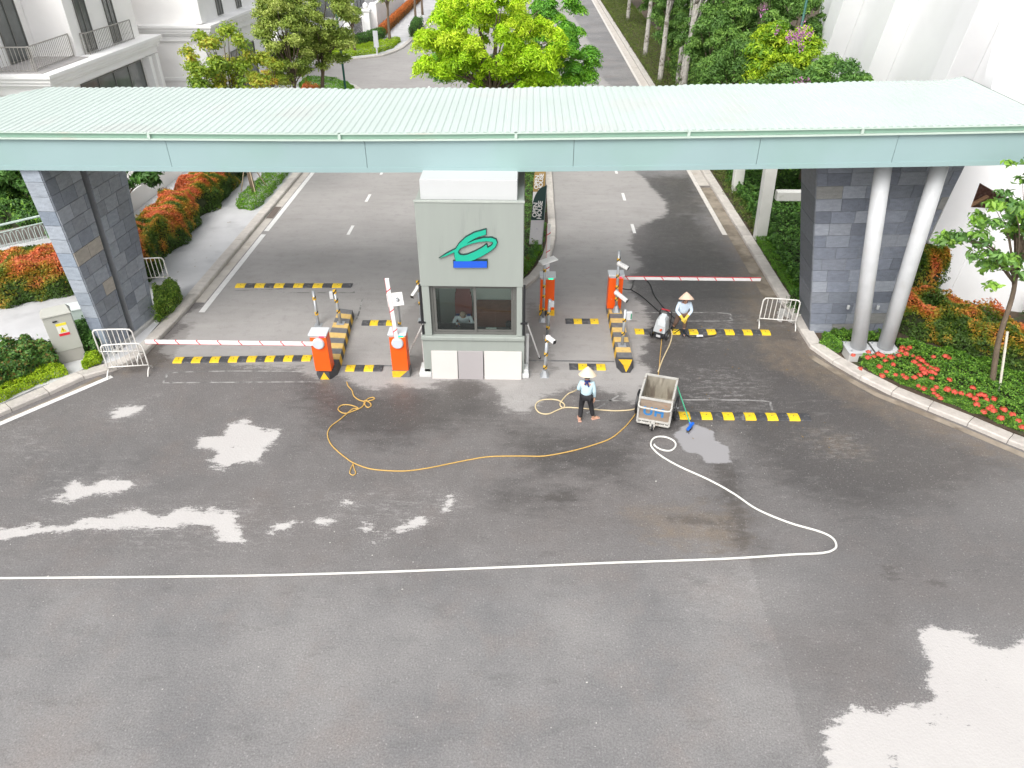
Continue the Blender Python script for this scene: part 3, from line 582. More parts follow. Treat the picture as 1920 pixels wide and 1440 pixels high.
g0a, g0b, g1a, g1b = L3(B0, C0, .40), L3(B0, C0, .52), L3(B1, C1, .405), L3(B1, C1, .475)
# inset cores so the cladding stands proud, joint shows grout
def inset(lo, hi, d):
    cl = sum((Vector(p) for p in lo), Vector())/len(lo); ch = sum((Vector(p) for p in hi), Vector())/len(hi)
    return [tuple(Vector(p)+(Vector(cl)-Vector(p)).normalized()*d*1.3) for p in lo], [tuple(Vector(p)+(Vector(ch)-Vector(p)).normalized()*d*1.3) for p in hi]
m1 = MB().hexa([A0, B0, g0a, L3(A0, D0, .40)], [A1, B1, g1a, L3(A1, D1, .405)]); m1.hexa([L3(A0, D0, .52), g0b, C0, D0], [L3(A1, D1, .475), g1b, C1, D1])
xi = .17
m1.hexa([L3(A0,D0,.401), (g0a[0]-xi, g0a[1], .1), (g0b[0]-xi, g0b[1], .1), L3(A0,D0,.519)], [L3(A1,D1,.406), (g1a[0]-xi, g1a[1], ZT), (g1b[0]-xi, g1b[1], ZT), L3(A1,D1,.474)])
build('core', m1, GROUT, pr)
tile_face((A0, B0, B1, A1), 14, 2.0, pr, PALB, 3)
tile_face((B0, g0a, g1a, B1), 14, .62, pr, PALD, 5, warm=(.42,.385,.34))
tile_face((g0b, C0, C1, g1b), 14, .62, pr, PALD, 8)
gv = [(g0a[0]-xi, g0a[1]+.01, .1), (g0b[0]-xi, g0b[1]-.01, .1), (g1b[0]-xi, g1b[1]-.01, ZT), (g1a[0]-xi, g1a[1]+.01, ZT)]
tile_face(gv, 14, 1.5, pr, [(.09,.10,.11), (.13,.145,.16), (.18,.20,.225)], 9)
build('plinth', MB().prism([(-12.45,18.2), (-12.30,18.2), (-11.98,20.6), (-12.1,20.62)], .1, .22), CONC, pr, bevel=.01)
tile_face((D0, A0, A1, D1), 14, .62, pr, PALB, 13)
pr2 = thing('stone_pier', (9.9, 20.5, 0), 'broad slate clad pier carrying the canopy behind the two raking steel columns', 'pier')
a0, b0, c0, d0 = (8.92,20.12,.02), (11.15,20.2,.02), (11.15,21.6,.02), (8.98,21.35,.02)
e0 = onX(1518, 316, 7.75)
a1, b1, c1, d1 = (7.83,20.14,5.85), (12.05,20.2,5.95), (12.05,22.3,5.95), (7.9,21.75,5.85)
build('core', MB().hexa([a0, b0, c0, d0], [a1, b1, c1, d1]), GROUT, pr2)
tile_face((a0, b0, b1, a1), 16, .68, pr2, PALR, 21, warm=(.25,.25,.24))
tile_face((d0, a0, a1, d1), 8, 2.4, pr2, [(.15,.165,.19), (.17,.185,.215), (.19,.205,.235)], 23)
build('plinth', MB().prism([(8.84,20.02), (11.2,20.1), (11.2,20.19), (8.9,20.115), (8.96,21.4), (8.86,21.4)], 0, .13), mat('plinth_slate', (.17,.19,.22), .6, 5, .2), pr2, bevel=.01)
for x in (9.85, 10.75):
    build('pier_lamp', MB().box(x-.035,x+.035,20.03,20.1,.95,1.08), ALU, pr2, bevel=.008)
# raking steel columns
for i, (bx, tx, lb) in enumerate(((9.77, 9.22, 'raking grey steel column in the flower bed, the one nearer the road'), (10.55, 10.70, 'raking grey steel column in the flower bed, the one farther from the road'))):
    c = thing('steel_column', (bx, 18.62, .12), lb, 'column', 'steel columns under the canopy')
    build('shaft', MB().tube([(bx, 18.62, .45), ((bx+tx)/2, 18.89, 3.1), (tx, 19.15, 5.85)], .215, 24, caps=True), ALU, c, smooth=False)
    for p in c.children[-1].data.polygons: p.use_smooth = len(p.vertices) == 4
    build('base_plate', MB().box(bx-.37+.02*i, bx+.365, 18.30, 18.96, .40, .445), ALU, c, bevel=.01)
    mb = MB()
    for dx in (-.28, .28):
        for dy in (18.38, 18.86): mb.lathe([(.03,0),(.03,.05)], (bx+dx, dy, .445), 6)
    build('bolt', mb, GALV, c); build('footing', MB().box(bx-.34+.02*i, bx+.34, 18.32, 18.94, .0, .40), CONC, c)
# ================================================================ GUARD BOOTH
BX0, BX1, BF, BB = -2.87, -.13, 17.46, 20.0
bt = thing('guard_booth', ((BX0+BX1)/2, 18.6, 0), 'grey green guard booth under the canopy with a wide window and a green swoosh logo', 'guard booth')
m1 = MB(); m1.box(BX0, BX1, BF, BB, 2.86, 5.17); build('upper_wall', m1, GREYB, bt, bevel=.012)
build('parapet', MB().box(BX0-.02, BX1+.02, BF-.02, BF+.07, 5.173, 5.21), mat('parapet_cap', (.42,.45,.41), .6), bt)
build('roof_box', MB().box(BX0+.14, BX1-.17, BF+.19, BB-.2, 5.172, 5.68), mat('white_box_paint', (.55,.56,.56), .6, .6, .04), bt, bevel=.01)
# lower wall, pilasters, sill
m1 = MB(); m1.box(BX0-.07, BX1+.05, BF, BF+.16, 0, 1.20); m1.box(BX0-.07, BX0+.09, BF+.162, BB, 0, 1.33); m1.box(BX1-.11, BX1+.05, BF+.162, BB, 0, 1.33); m1.box(BX0+.092, BX1-.112, BB-.16, BB, 0, 2.855)
build('lower_wall', m1, GREYB, bt, bevel=.01)
build('sill', MB().box(BX0-.09, BX1+.06, BF-.05, BF+.2, 1.203, 1.33), GREYB, bt, bevel=.025)
for b_ in ((BX0+.02, BX0+.22, BF+.02, BF+.2), (BX1-.17, BX1-.02, BF+.02, BF+.2), (BX0+.02, BX0+.16, BB-.3, BB-.165), (BX1-.16, BX1-.02, BB-.3, BB-.165)): build('corner_post', MB().box(*b_, 1.333, 2.857), GREYB, bt, bevel=.01)
wx0, wx1, wz0, wz1, wy = BX0+.225, BX1-.175, 1.335, 2.85, BF+.10
wf = build('window_frame', MB().box(wx0, wx0+.07, wy, wy+.09, wz0, wz1).box(wx1-.07, wx1, wy, wy+.09, wz0, wz1).box(wx0+.07, wx1-.07, wy, wy+.09, wz0, wz0+.07).box(wx0+.07, wx1-.07, wy, wy+.09, wz1-.06, wz1), DARKF, bt)
wm = (wx0+wx1)/2+.04
for i, (a, b, yy) in enumerate(((wx0+.075, wm+.035, wy+.02), (wm-.035, wx1-.075, wy+.052))):
    sh = build('sliding_sash', MB().box(a, a+.07, yy, yy+.028, wz0+.075, wz1-.065).box(b-.07, b, yy, yy+.028, wz0+.075, wz1-.065).box(a+.07, b-.07, yy, yy+.028, wz0+.075, wz0+.13).box(a+.07, b-.07, yy, yy+.028, wz1-.11, wz1-.065), DARKF, bt)
    build('pane', MB().box(a+.07, b-.07, yy+.01, yy+.018, wz0+.13, wz1-.11), GLASS, sh)
    if i: build('latch', MB().box(a+.02, a+.05, yy-.025, yy-.001, 2.0, 2.12), GALV, sh)
# side windows
for x0, x1 in ((BX0+.02, BX0+.05), (BX1-.05, BX1-.02)):
    s = build('side_window_frame', MB().box(x0, x1, BF+.21, BB-.31, 1.335, 1.40).box(x0, x1, BF+.21, BB-.31, 2.79, 2.855).box(x0, x1, 18.6, 18.66, 1.40, 2.79), DARKF, bt)
    build('pane', MB().box(x0+.01, x0+.018, BF+.21, BB-.31, 1.40, 2.79), GLASS, s)
for i, (a, b, m_, lb) in enumerate(((BX0+.16, BX0+.90, WPL, 'cream board'), (BX0+.92, BX0+1.63, mat('pale_grey_board', (.36,.335,.335), .6, 1, .03), 'grey board'), (BX0+1.66, BX1-.02, WPL, 'cream board'))):
    zt = .86
    o = build('base_board', MB().hexa([(a,17.30,0),(b,17.30,0),(b,17.325,0),(a,17.325,0)], [(a,BF-.03,zt),(b,BF-.03,zt),(b,BF-.003,zt),(a,BF-.003,zt)]), mat('cream_board', (.60,.57,.54), .55, 1, .03) if i != 1 else m_, bt, bevel=.006); o['label'] = lb+' leaning on the foot of the booth'
for a, b in ((BX0-.22, BX0+.14), (BX1-.01, BX1+.19)):
    build('base_block', MB().box(a, b, BF-.08, BF+.3, 0, .14).box(a+.03, b-.02, BF+.0, BF+.35, .141, .24), mat('white_block', (.62,.63,.62), .7, 3, .1), bt, bevel=.015)
    build('drain_pipe', MB().tube([((BX0-.13 if a < -2 else BX1+.13), BF+.55, z) for z in (0, .5, 1.1)], .05, 10), WPL, bt)
for s, x in ((-1, BX0-.035), (1, BX1+.035)):      # dark shutter track on each flank
    build('shutter_track', MB().box(x-.03, x+.03, BF+.06, BF+.16, 1.0, 2.85), BLACK, bt); build('hinge', MB().box(x-.10, x+.10, BF+.0, BF+.05, 1.72, 1.77), BLACK, bt)
# logo
def logo_pt(zx, zy): p = onY(740+zx/6, 310+zy/6, BF); return (p.x, p.z)
def plate(name, outer, holes, y, th, front, side, parent, smoothit=True):
    cu = bpy.data.curves.new(name, 'CURVE'); cu.dimensions = '2D'; cu.fill_mode = 'BOTH'; cu.extrude = th/2
    for ring in [outer]+holes:
        sp = cu.splines.new('POLY'); sp.points.add(len(ring)-1); sp.use_cyclic_u = True
        for q, (x, z) in zip(sp.points, ring): q.co = (x, z, 0, 1)
    me = curve_mesh(cu); me.materials.clear(); me.materials.append(front); me.materials.append(side)
    for p in me.polygons: p.material_index = 0 if p.normal.z > .5 else 1
    o = bpy.data.objects.new(name, me); COL.objects.link(o); o.parent = parent; pl = wloc(parent); o.location = Vector((0, y, 0))-pl; o.rotation_euler = (math.pi/2, 0, 0); return o
def sm(pts, closed=True, n=4):
    P = [Vector((x, y, 0)) for x, y in pts]; out = []
    for i in range(len(P)):
        a, b, c, d = P[i-1], P[i], P[(i+1) % len(P)], P[(i+2) % len(P)]
        for k in range(n):
            t = k/n; q = .5*((2*b)+(c-a)*t+(2*a-5*b+4*c-d)*t*t+(3*b-a-3*c+d)*t**3); out.append((q.x, q.y))
    return out
LG = mat('logo_green', (.012,.42,.27), .35, 2, .03); LD = mat('logo_edge', (.02,.06,.055), .4); LB = mat('logo_blue', (.015,.10,.60), .35, 2, .03)
out = [(505,1032),(590,982),(690,930),(730,870),(800,803),(900,748),(1028,712),(1028,768),(930,798),(860,835),(808,872),(900,832),(1000,808),(1090,805),(1140,825),(1152,860),(1130,910),(1070,960),(980,1012),(900,1050),(850,1068),(690,1068),(676,1010),(674,968),(590,1003)]
hole1 = [(740,925),(790,898),(860,872),(950,850),(1040,843),(1100,850),(1112,866),(1092,893),(1046,922),(1034,880),(990,915),(900,962),(820,995),(770,1002),(730,992),(715,970),(722,945)]
edge = .012
lg = plate('logo_swoosh', [logo_pt(*p) for p in out], [[logo_pt(*p) for p in hole1]], BF-.035, .06, LG, LD, bt)
lr = plate('logo_swoosh_rim', [logo_pt(*p) for p in [(495,1038),(585,975),(683,924),(725,862),(797,793),(900,738),(1034,703),(1034,774),(932,804),(880,830),(1000,799),(1095,797),(1148,820),(1160,860),(1138,915),(1075,968),(985,1020),(900,1058),(850,1075),(684,1075),(668,1010),(666,978),(590,1011)]], [[logo_pt(*p) for p in [(750,930),(795,905),(862,880),(950,858),(1040,851),(1096,858),(1100,866),(1084,888),(1052,908),(1038,868),(985,907),(898,954),(818,986),(770,993),(736,984),(724,968),(730,950)]]], BF-.016, .03, LD, LD, bt)
bar = [logo_pt(665,1066), logo_pt(1040,1066), logo_pt(1040,1141), logo_pt(665,1141)]
plate('logo_bar', bar, [], BF-.035, .06, LB, LD, bt); plate('logo_bar_rim', [logo_pt(657,1060), logo_pt(1046,1050), logo_pt(1046,1146), logo_pt(660,1146)], [], BF-.016, .028, LD, LD, bt)
# inside
build('booth_floor', MB().box(BX0+.1, BX1-.12, BF+.2, BB-.17, .10, .16), mat('booth_floor', (.6,.58,.56), .6), bt)
build('bounce_ceiling', MB().box(BX0+.17, BX1-.17, BF+.22, BB-.21, 2.80, 2.85), mat('bounce_ceiling_white', (.85,.85,.84), .8), bt)  # unseen white board added to bounce more light into the booth
build('inner_lining', MB().box(BX0+.17, BX1-.17, BB-.2, BB-.165, .16, 2.8), mat('inner_wall', (.62,.66,.62), .7, 1, .04), bt)
dk = thing('desk', (-1.5, 17.95, .16), 'dark worktop inside the booth window carrying the monitors', 'desk')
WOOD = mat('brown_wood', (.23,.10,.07), .5, 6, .2, nstretch=(1,1,6))
build('desk_top', MB().box(BX0+.25, BX1-.25, BF+.22, BF+.78, 1.16, 1.20), mat('desk_top', (.10,.09,.09), .5), dk); build('desk_front', MB().box(BX0+.25, BX1-.25, BF+.24, BF+.27, .16, 1.158), WOOD, dk)
cb = thing('cabinet', (-.85, 19.3, .16), 'reddish wooden cabinet inside the booth on the right', 'cabinet')
build('carcass', MB().box(-1.55, -.35, 19.0, 19.7, .16, 1.32), WOOD, cb, bevel=.01)
for x in (-1.53, -.94): build('door', MB().box(x, x+.57, 18.975, 18.998, .2, 1.27), WOOD, cb, bevel=.006)
for i, (x, ww, lb) in enumerate(((-2.33, .62, 'black flat monitor seen from behind at the left end of the booth window'), (-1.66, .48, 'black flat monitor seen from behind in front of the seated guard'))):
    mo = thing('monitor', (x, 17.85, 1.20), lb, 'monitor', 'monitors in the booth')
    build('screen', MB().box(x-ww/2, x+ww/2, 17.84, 17.87, 1.26, 1.52), BLACK, mo, bevel=.008); build('stand', MB().box(x-.03, x+.03, 17.86, 17.9, 1.2, 1.31).box(x-.1, x+.1, 17.82, 17.98, 1.2, 1.212), BLACK, mo)
pap = thing('notice_card', (-1.02, 17.75, 1.2), 'pale sheet of card standing on the booth desk behind the right pane', 'card')
build('sheet', MB().hexa([(-1.16,17.72,1.2),(-.88,17.72,1.2),(-.88,17.725,1.2),(-1.16,17.725,1.2)], [(-1.17,17.8,1.42),(-.87,17.8,1.42),(-.87,17.805,1.42),(-1.17,17.805,1.42)]), mat('pale_card', (.60,.66,.60), .6), pap)
tf = thing('desk_fan', (-.52, 17.95, 1.2), 'small dark desk fan beside the card in the booth', 'fan')
build('base', MB().lathe([(.09,0),(.08,.02),(.015,.03),(.015,.2)], (-.52, 17.95, 1.2), 14), BLACK, tf); build('head', MB().lathe([(.03,-.05),(.1,-.04),(.1,.03),(.06,.05)], (-.52, 17.95, 1.46), 14, axis='y'), BLACK, tf)
bot = thing('water_bottle', (-.50, 17.80, 1.2), 'small green bottle on the booth desk by the fan', 'bottle'); build('bottle_body', MB().lathe([(.028,0),(.03,.12),(.012,.16),(.012,.19)], (-.56, 17.78, 1.2), 10), mat('green_plastic', (.03,.30,.17), .3), bot)
ch = thing('office_chair', (-1.9, 18.75, .16), 'high backed maroon office chair with the guard seated on it', 'chair')
MAR = mat('maroon_leather', (.22,.065,.06), .4, 3, .1)
m1 = MB(); 
for k in range(9):
    t = k/8; wdt = .25*(1-.35*max(0, (t-.55)/.45)**2); z = .92+t*1.08
    if k < 8: m1.hexa([(-1.9-wdt,19.02,z),(-1.9+wdt,19.02,z),(-1.9+wdt,19.12,z),(-1.9-wdt,19.12,z)], [(-1.9-wdt,19.04,z+.132),(-1.9+wdt,19.04,z+.132),(-1.9+wdt,19.14,z+.132),(-1.9-wdt,19.14,z+.132)])
build('backrest', m1, MAR, ch); build('seat', MB().box(-2.17,-1.63,18.52,19.03,.80,.90), MAR, ch, bevel=.03); build('pedestal', MB().lathe([(.28,.0),(.26,.04),(.03,.08),(.03,.64)], (-1.9,18.8,.16), 12), BLACK, ch)
for s in (-1, 1): build('armrest', MB().box(-1.9+s*.29-.03,-1.9+s*.29+.03,18.6,18.98,1.06,1.1).box(-1.9+s*.29-.02,-1.9+s*.29+.02,18.75,18.8,.86,1.058), MAR, ch, bevel=.01)
# prop rods both sides
for (p0, p1, lb) in ((onY(793,607,17.52), G(764,668,.02), 'thin white rod propped from the left flank of the booth to the road'), (onY(989,607,17.52), G(1012,672,.02), 'thin white rod propped from the right flank of the booth to the road')):
    r_ = thing('prop_rod', (p1.x, p1.y, 0), lb, 'rod', 'rods beside the booth'); d = (p1-p0)
    build('shaft', MB().tube([p0, p1], .022, 8), WPL, r_); build('foot', MB().tube([p1-d.normalized()*.07, p1+Vector((0,0,.012))], .035, 8), BLACK, r_)

# ================================================================ TRAFFIC ISLANDS
def island(lo, name_label, zt, tipfn, n=11, first=0):
    """lo = (back-left, back-right, front-right, front-left) plan; stripes across"""
    bl, br, fr, fl = [Vector((*p, 0)) for p in lo]; c = (bl+br+fr+fl)/4
    r_ = thing('traffic_island', (c.x, c.y, 0), name_label, 'traffic island', 'striped islands between the lanes')
    for k in range(n):
        t0, t1 = k/n, (k+1)/n; a, b = bl.lerp(fl, t0), br.lerp(fr, t0); d, e = bl.lerp(fl, t1), br.lerp(fr, t1)
        off = (br-bl).normalized()*.03
        mt_ = (YELF if (k+first) % 2 else BLKF); ms = (YEL if (k+first) % 2 else BLKP)
        mb = MB().hexa([d-off, e+off, b+off, a-off], [d+Vector((0,0,zt)), e+Vector((0,0,zt)), b+Vector((0,0,zt)), a+Vector((0,0,zt))]); mb.m = [1, 0, 1, 1, 1, 1]
        build('striped_block', mb, [mt_, ms], r_)
    return r_
isl = island([(-6.22,21.05), (-5.74,20.95), (-5.50,17.9), (-6.05,17.9)], 'yellow and black striped island under the lowered barrier left of the booth', .24, None, n=10)
# wedge nose with the triangle
def nose(r_, cx, w2, y0, y1, zt, down):
    mb = MB().hexa([(cx-w2*.55,y1,0),(cx+w2*.55,y1,0),(cx+w2+.03,y1+.28,0),(cx+w2+.03,y0,0),(cx-w2-.03,y0,0),(cx-w2-.03,y1+.28,0)], [(cx-w2*.5,y1+.02,zt),(cx+w2*.5,y1+.02,zt),(cx+w2,y1+.28,zt),(cx+w2,y0,zt),(cx-w2,y0,zt),(cx-w2,y1+.28,zt)])
    build('nose_block', mb, BLKP, r_)
    if down: tri = [(cx-w2*.92,y1+.34,zt+.004),(cx+w2*.92,y1+.34,zt+.004),(cx+w2*.42,y1+.015,zt+.004),(cx-w2*.42,y1+.015,zt+.004)]; v2 = [(cx-w2*.42,y1+.014,zt+.003),(cx+w2*.42,y1+.014,zt+.003),(cx,y1-.006,.02)]; fs = [(0,1,2,3),(4,5,6)]; vs = tri+v2
    else: vs = [(cx-w2*.48,y1-.008,.012),(cx+w2*.48,y1-.008,.012),(cx,y1+.012,zt+.003)]; fs = [(0,1,2)]
    build('yellow_triangle', MB().add(vs, fs), YEL, r_, fixn=False)
nose(isl, -5.78, .28, 17.9, 17.18, .24, False)
isr = island([(2.66,21.2), (3.07,21.2), (3.10,18.2), (2.66,18.2)], 'yellow and black striped island carrying the lowered barrier right of the booth', .24, None, n=10, first=1)
nose(isr, 2.88, .22, 18.2, 17.75, .24, True)
# ================================================================ BARRIER MACHINES
def arm_mesh(L, w, h, ntape, P, arm):
    mb = MB().box(0, L, -w/2, w/2, -h/2, h/2); o = build('boom', mb, WPL, P, bevel=.006)
    r1 = MB().box(0, L, -w/2-.002, w/2+.002, h/2-.001, h/2+.006); build('reflective_strip', r1, RED, o)
    for k in range(ntape):
        x = L*(k+.5)/ntape; r2 = MB().hexa([(x,-w/2-.006,-h/2-.003),(x+.03,-w/2-.006,-h/2-.003),(x+.03,w/2+.006,-h/2-.003),(x,w/2+.006,-h/2-.003)], [(x-.09,-w/2-.006,h/2+.011),(x-.06,-w/2-.006,h/2+.011),(x-.06,w/2+.006,h/2+.011),(x-.09,w/2+.006,h/2+.011)]); build('red_mark', r2, RED, o)
    return o
def barrier(x, y, z0, label, face, armlen, armang, light, base=None, armz=.93, w=.46, dep=.36, hh=1.20):
    """face -1: works side towards the street (camera), +1 away"""
    r_ = thing('barrier_machine', (0, 0, 0), label, 'boom barrier', 'orange boom barrier machines')
    build('cabinet', MB().box(-w/2, w/2, -dep/2, dep/2, 0, hh-.10), ORANGE, r_, bevel=.012)
    build('collar', MB().box(-w/2+.012, w/2-.012, -dep/2+.012, dep/2-.012, hh-.10, hh-.04), ALU, r_)
    build('cap', MB().box(-w/2-.03, w/2+.03, -dep/2-.03, dep/2+.03, hh-.04, hh+.02), mat('cap_grey', (.66,.68,.70), .4, 3, .05), r_, bevel=.015)
    em = {'red': (1,.03,.08), 'green': (0,.9,.35)}[light]
    build('lamp', MB().box(.03, .17, -dep/2-.0, -dep/2+.02, hh-.095, hh-.045), mat('lamp_'+light, em, .3, emit=(*em, 1.2)), r_)
    yf = face*(dep/2)
    hb = build('hub', MB().lathe([(.165,yf),(.165,yf+face*.06),(.14,yf+face*.085)], (0, 0, armz), 28, axis='y'), mat('hub_grey', (.58,.62,.66), .35, 2, .04), r_, smooth=False)
    a = arm_mesh(armlen, .05, .11, int(armlen/.55), r_, None); a.location = (0, yf+face*.12 if False else yf+face*.03, armz); a.rotation_euler = (0, -armang, 0)
    a.location = (math.cos(armang)*.14, yf+face*.035, armz+math.sin(armang)*.14)
    for s in ((-w/2+.05, w/2-.05)): build('key_lock', MB().lathe([(.012,-dep/2),(.012,-dep/2-.006)], (s*.6, 0, .35), 8, axis='y'), GALV, r_) if face > 0 else None
    r_.location = (x, y, z0); return r_
b1 = barrier(-5.80, 17.42, .25, 'orange boom barrier with its arm down across the left lane, standing on the striped island', -1, 4.72, math.pi, 'red')
b2 = barrier(-3.62, 17.55, .22, 'orange boom barrier with raised arm just left of the guard booth', -1, 1.85, math.radians(93), 'green')
build('plinth', MB().hexa([(-3.86,17.36,0),(-3.36,17.36,0),(-3.36,17.74,0),(-3.86,17.74,0)], [(-3.86,17.36,.22),(-3.37,17.36,.22),(-3.37,17.74,.22),(-3.86,17.74,.22)]), BLKF, b2)
build('plinth_stripe', MB().add([(-3.862,17.356,.215),(-3.862,17.356,.0),(-3.65,17.356,.0),(-3.42,17.356,.215)], [(0,1,2,3)]), YEL, b2)
b3 = barrier(.63, 21.35, .2, 'orange boom barrier with raised arm right of the booth behind two striped poles', 1, 1.75, math.radians(90), 'green')
build('plinth', MB().box(.38,.88,21.15,21.55,0,.2), YEL, b3); build('plinth_stripe', MB().add([(.40,21.146,.0),(.60,21.146,.0),(.72,21.146,.2),(.52,21.146,.2)], [(0,1,2,3)]), BLKP, b3); build('plinth_stripe', MB().add([(.381,21.146,.1),(.381,21.146,.2),(.46,21.146,.2)], [(0,1,2)]), BLKP, b3)
b4 = barrier(2.84, 21.5, .2, 'orange boom barrier with its arm down across the wet right lane', 1, 4.6, 0, 'red')
build('plinth', MB().box(2.62,3.06,21.3,21.7,0,.2), BLKF, b4)
# ================================================================ STRIPED POLES
def pole(base, top, r, label, bands, base_cone=False, group='striped camera poles'):
    base, top = Vector(base), Vector(top); r_ = thing('striped_pole', base, label, 'pole', group)
    build('shaft', MB().tube([base, top], r, 12), GALV, r_, smooth=True)
    for t in bands:
        p = base.lerp(top, t); d = (top-base).normalized(); a = p-d*.055; b = p+d*.055
        bo = build('band', MB().tube([a, b], r+.006, 12), YEL, r_)
        mb = MB().tube([p-d*.028, p+d*.028], r+.010, 12); sh = Matrix.Shear('XZ', 4, (0, 0)) if False else None
        for i, v in enumerate(mb.v): mb.v[i] = (v[0], v[1], v[2]+(v[0]-p.x)*1.1)
        build('band_mark', mb, BLKP, bo)
    build('base_plate', MB().box(base.x-.12, base.x+.12, base.y-.12, base.y+.12, base.z, base.z+.015), GALV, r_)
    if base_cone: build('gusset', MB().lathe([(.14,0),(.04,.24)], (base.x, base.y, base.z+.01), 6), GALV, r_)
    return r_
def camera(p, dr, label, L_=.34):
    p = Vector(p); d = Vector(dr).normalized(); c = thing('security_camera', p, label, 'security camera', 'white cameras on the poles')
    build('bracket', MB().tube([p, p+d*.06+Vector((0,0,-.02))], .03, 8), WPL, c); q = p+d*.10
    build('housing', MB().beam(q-d*.06, q+d*L_, .11, .11), WPL, c, bevel=.02); build('lens', MB().beam(q+d*(L_+.002), q+d*(L_+.02), .10, .10), BLACK, c)
    build('mount_ball', MB().lathe([(.02,-.08),(.07,-.05),(.08,0),(.07,.05),(.02,.08)], p, 12), WPL, c, smooth=True); return c
pa = pole(G(597,610,0), onY(587,545,20.6), .05, 'striped pole standing behind the lowered left barrier', (.35, .78))
pb = pole((-5.93,20.05,.245), onY(627,545,20.05), .05, 'striped pole with a grey card reader standing on the left island', (.38, .70, .97))
q = onY(626,552,20.0); build('card_reader', MB().box(q.x-.13, q.x-.02, q.y-.05, q.y+.05, q.z-.14, q.z+.1), ALU, pb, bevel=.01)
pc = pole(G(752,635,0), onY(745,560,18.75), .045, 'short pole carrying the tilted white board beside the raised left arm', (.42,))
wb = thing('white_board', onY(742,562,18.75), 'tilted white board on a pole behind the raised left barrier arm', 'board', 'tilted white boards on poles')
def panel(center, w_, h_, rot): 
    R = Euler(rot).to_matrix(); c = Vector(center); return MB().hexa([c+R@Vector(v) for v in ((-w_/2,-h_/2,0),(w_/2,-h_/2,0),(w_/2,h_/2,0),(-w_/2,h_/2,0))], [c+R@Vector(v) for v in ((-w_/2,-h_/2,.03),(w_/2,-h_/2,.03),(w_/2,h_/2,.03),(-w_/2,h_/2,.03))])
cc = onY(741,562,18.85); build('board', panel(cc, .46, .46, (math.radians(-60+90), 0, math.radians(16))), WPL, wb, bevel=.005); build('clamp', MB().box(cc.x-.05,cc.x+.05,cc.y-.08,cc.y-.03,cc.z-.12,cc.z+.0), GALV, wb)
pd = pole(G(791,600,0), onY(783,528,20.9), .045, 'striped pole with a camera tight against the left side of the booth', (.45, .80, .98))
pt_ = onY(784,538,20.85); camera((pt_.x, pt_.y-.06, pt_.z), (-.35,-.8,-.35), 'white camera on the pole against the left side of the booth', .3)
e1 = onY(1022,492,20.3); pe = pole(G(1018,602,0), e1, .04, 'tall striped pole in front of the raised right barrier, topped by a white board', (.22, .45, .62, .88), True)
wb2 = thing('white_board', e1, 'tilted white board atop the tall pole in front of the raised right barrier', 'board', 'tilted white boards on poles')
build('board', panel(e1+Vector((.1,.0,.05)), .50, .42, (math.radians(-8), math.radians(-12), math.radians(20))), WPL, wb2, bevel=.005)
pf = pole(G(1026,632,0), onY(1031,562,19.5), .05, 'short striped pole with a card reader beside the tall pole right of the booth', (.28, .66))
q = onY(1033,566,19.45); build('card_reader', MB().box(q.x-.02, q.x+.1, q.y-.05, q.y+.05, q.z-.16, q.z+.02), ALU, pf, bevel=.01)
pg = pole(G(1021,705,0), onY(1026,632,17.5), .05, 'striped pole with a gusseted foot nearest the street right of the booth', (.25, .58, .93), True)
pt_ = onY(1028,633,17.45); camera(pt_, (.6,-.7,-.1), 'white camera on the pole nearest the street right of the booth', .16)
ph = pole((2.88,21.05,.245), onY(1161,470,21.05), .045, 'tallest striped pole, standing on the right island before the lowered barrier', (.22, .42, .60, .86), True)
pt_ = onY(1156,549,20.98); camera(pt_, (.72,-.6,-.35), 'larger white camera in front of the lowered right barrier cabinet', .34); pt_ = onY(1161,494,21.0); camera(pt_, (.8,-.4,-.3), 'smaller white camera high on the tallest pole above the right barrier', .22)
pi_ = pole((2.86,18.9,.245), onY(1173,580,18.9), .045, 'striped pole with a green strip on the front half of the right island', (.35, .72))
q = onY(1176,590,18.85); build('card_reader', MB().box(q.x-.02, q.x+.14, q.y-.05, q.y+.05, q.z-.16, q.z+.1), ALU, pi_, bevel=.01); build('green_strip', MB().box(q.x+.10, q.x+.13, q.y-.056, q.y-.051, q.z-.12, q.z+.06), mat('green_strip', (.02,.25,.12), .4), pi_)
# ================================================================ SPEED BUMPS
def bump(pa_, pb_, n, firstyel, label, w_=.34, h=.05):
    a, b = Vector((*G2(*pa_), 0)), Vector((*G2(*pb_), 0)); d = (b-a); L_ = d.length; d.normalize(); nrm_ = Vector((-d.y, d.x, 0))
    r_ = thing('speed_bump', tuple((a+b)/2), label, 'speed bump', 'yellow and black rubber speed bumps')
    pr_ = [(-.5,0),(-.46,.5),(-.3,.86),(0,1),(.3,.86),(.46,.5),(.5,0)]
    for k in range(n):
        s0 = L_*k/n+.004; s1 = L_*(k+1)/n-.004; vs = []
        for s in (s0, s1):
            for (u, z) in pr_: q = a+d*s+nrm_*(u*w_); vs.append((q.x, q.y, z*h+.002))
        m_ = len(pr_); fs = [(i, m_+i, m_+i+1, i+1) for i in range(m_-1)]+[tuple(range(m_)), tuple(range(m_, 2*m_))[::-1]]
        o = build('segment', MB().add(vs, fs), RUBY if (k+firstyel) % 2 else RUBK, r_)
        c = a+d*(s0+s1)/2
        build('bolt_head', MB().lathe([(.018,0),(.016,.008)], (c.x, c.y, h), 6), BLKP if (k+firstyel) % 2 else BLKF, o)
bump((327,676), (584,672), 15, 1, 'speed bump lying under the lowered left barrier arm')
bump((443,536), (660,536), 12, 1, 'speed bump in the left lane farthest from the street')
bump((649,691), (718,691), 4, 1, 'short speed bump between the left island and the booth, the one nearer the street')
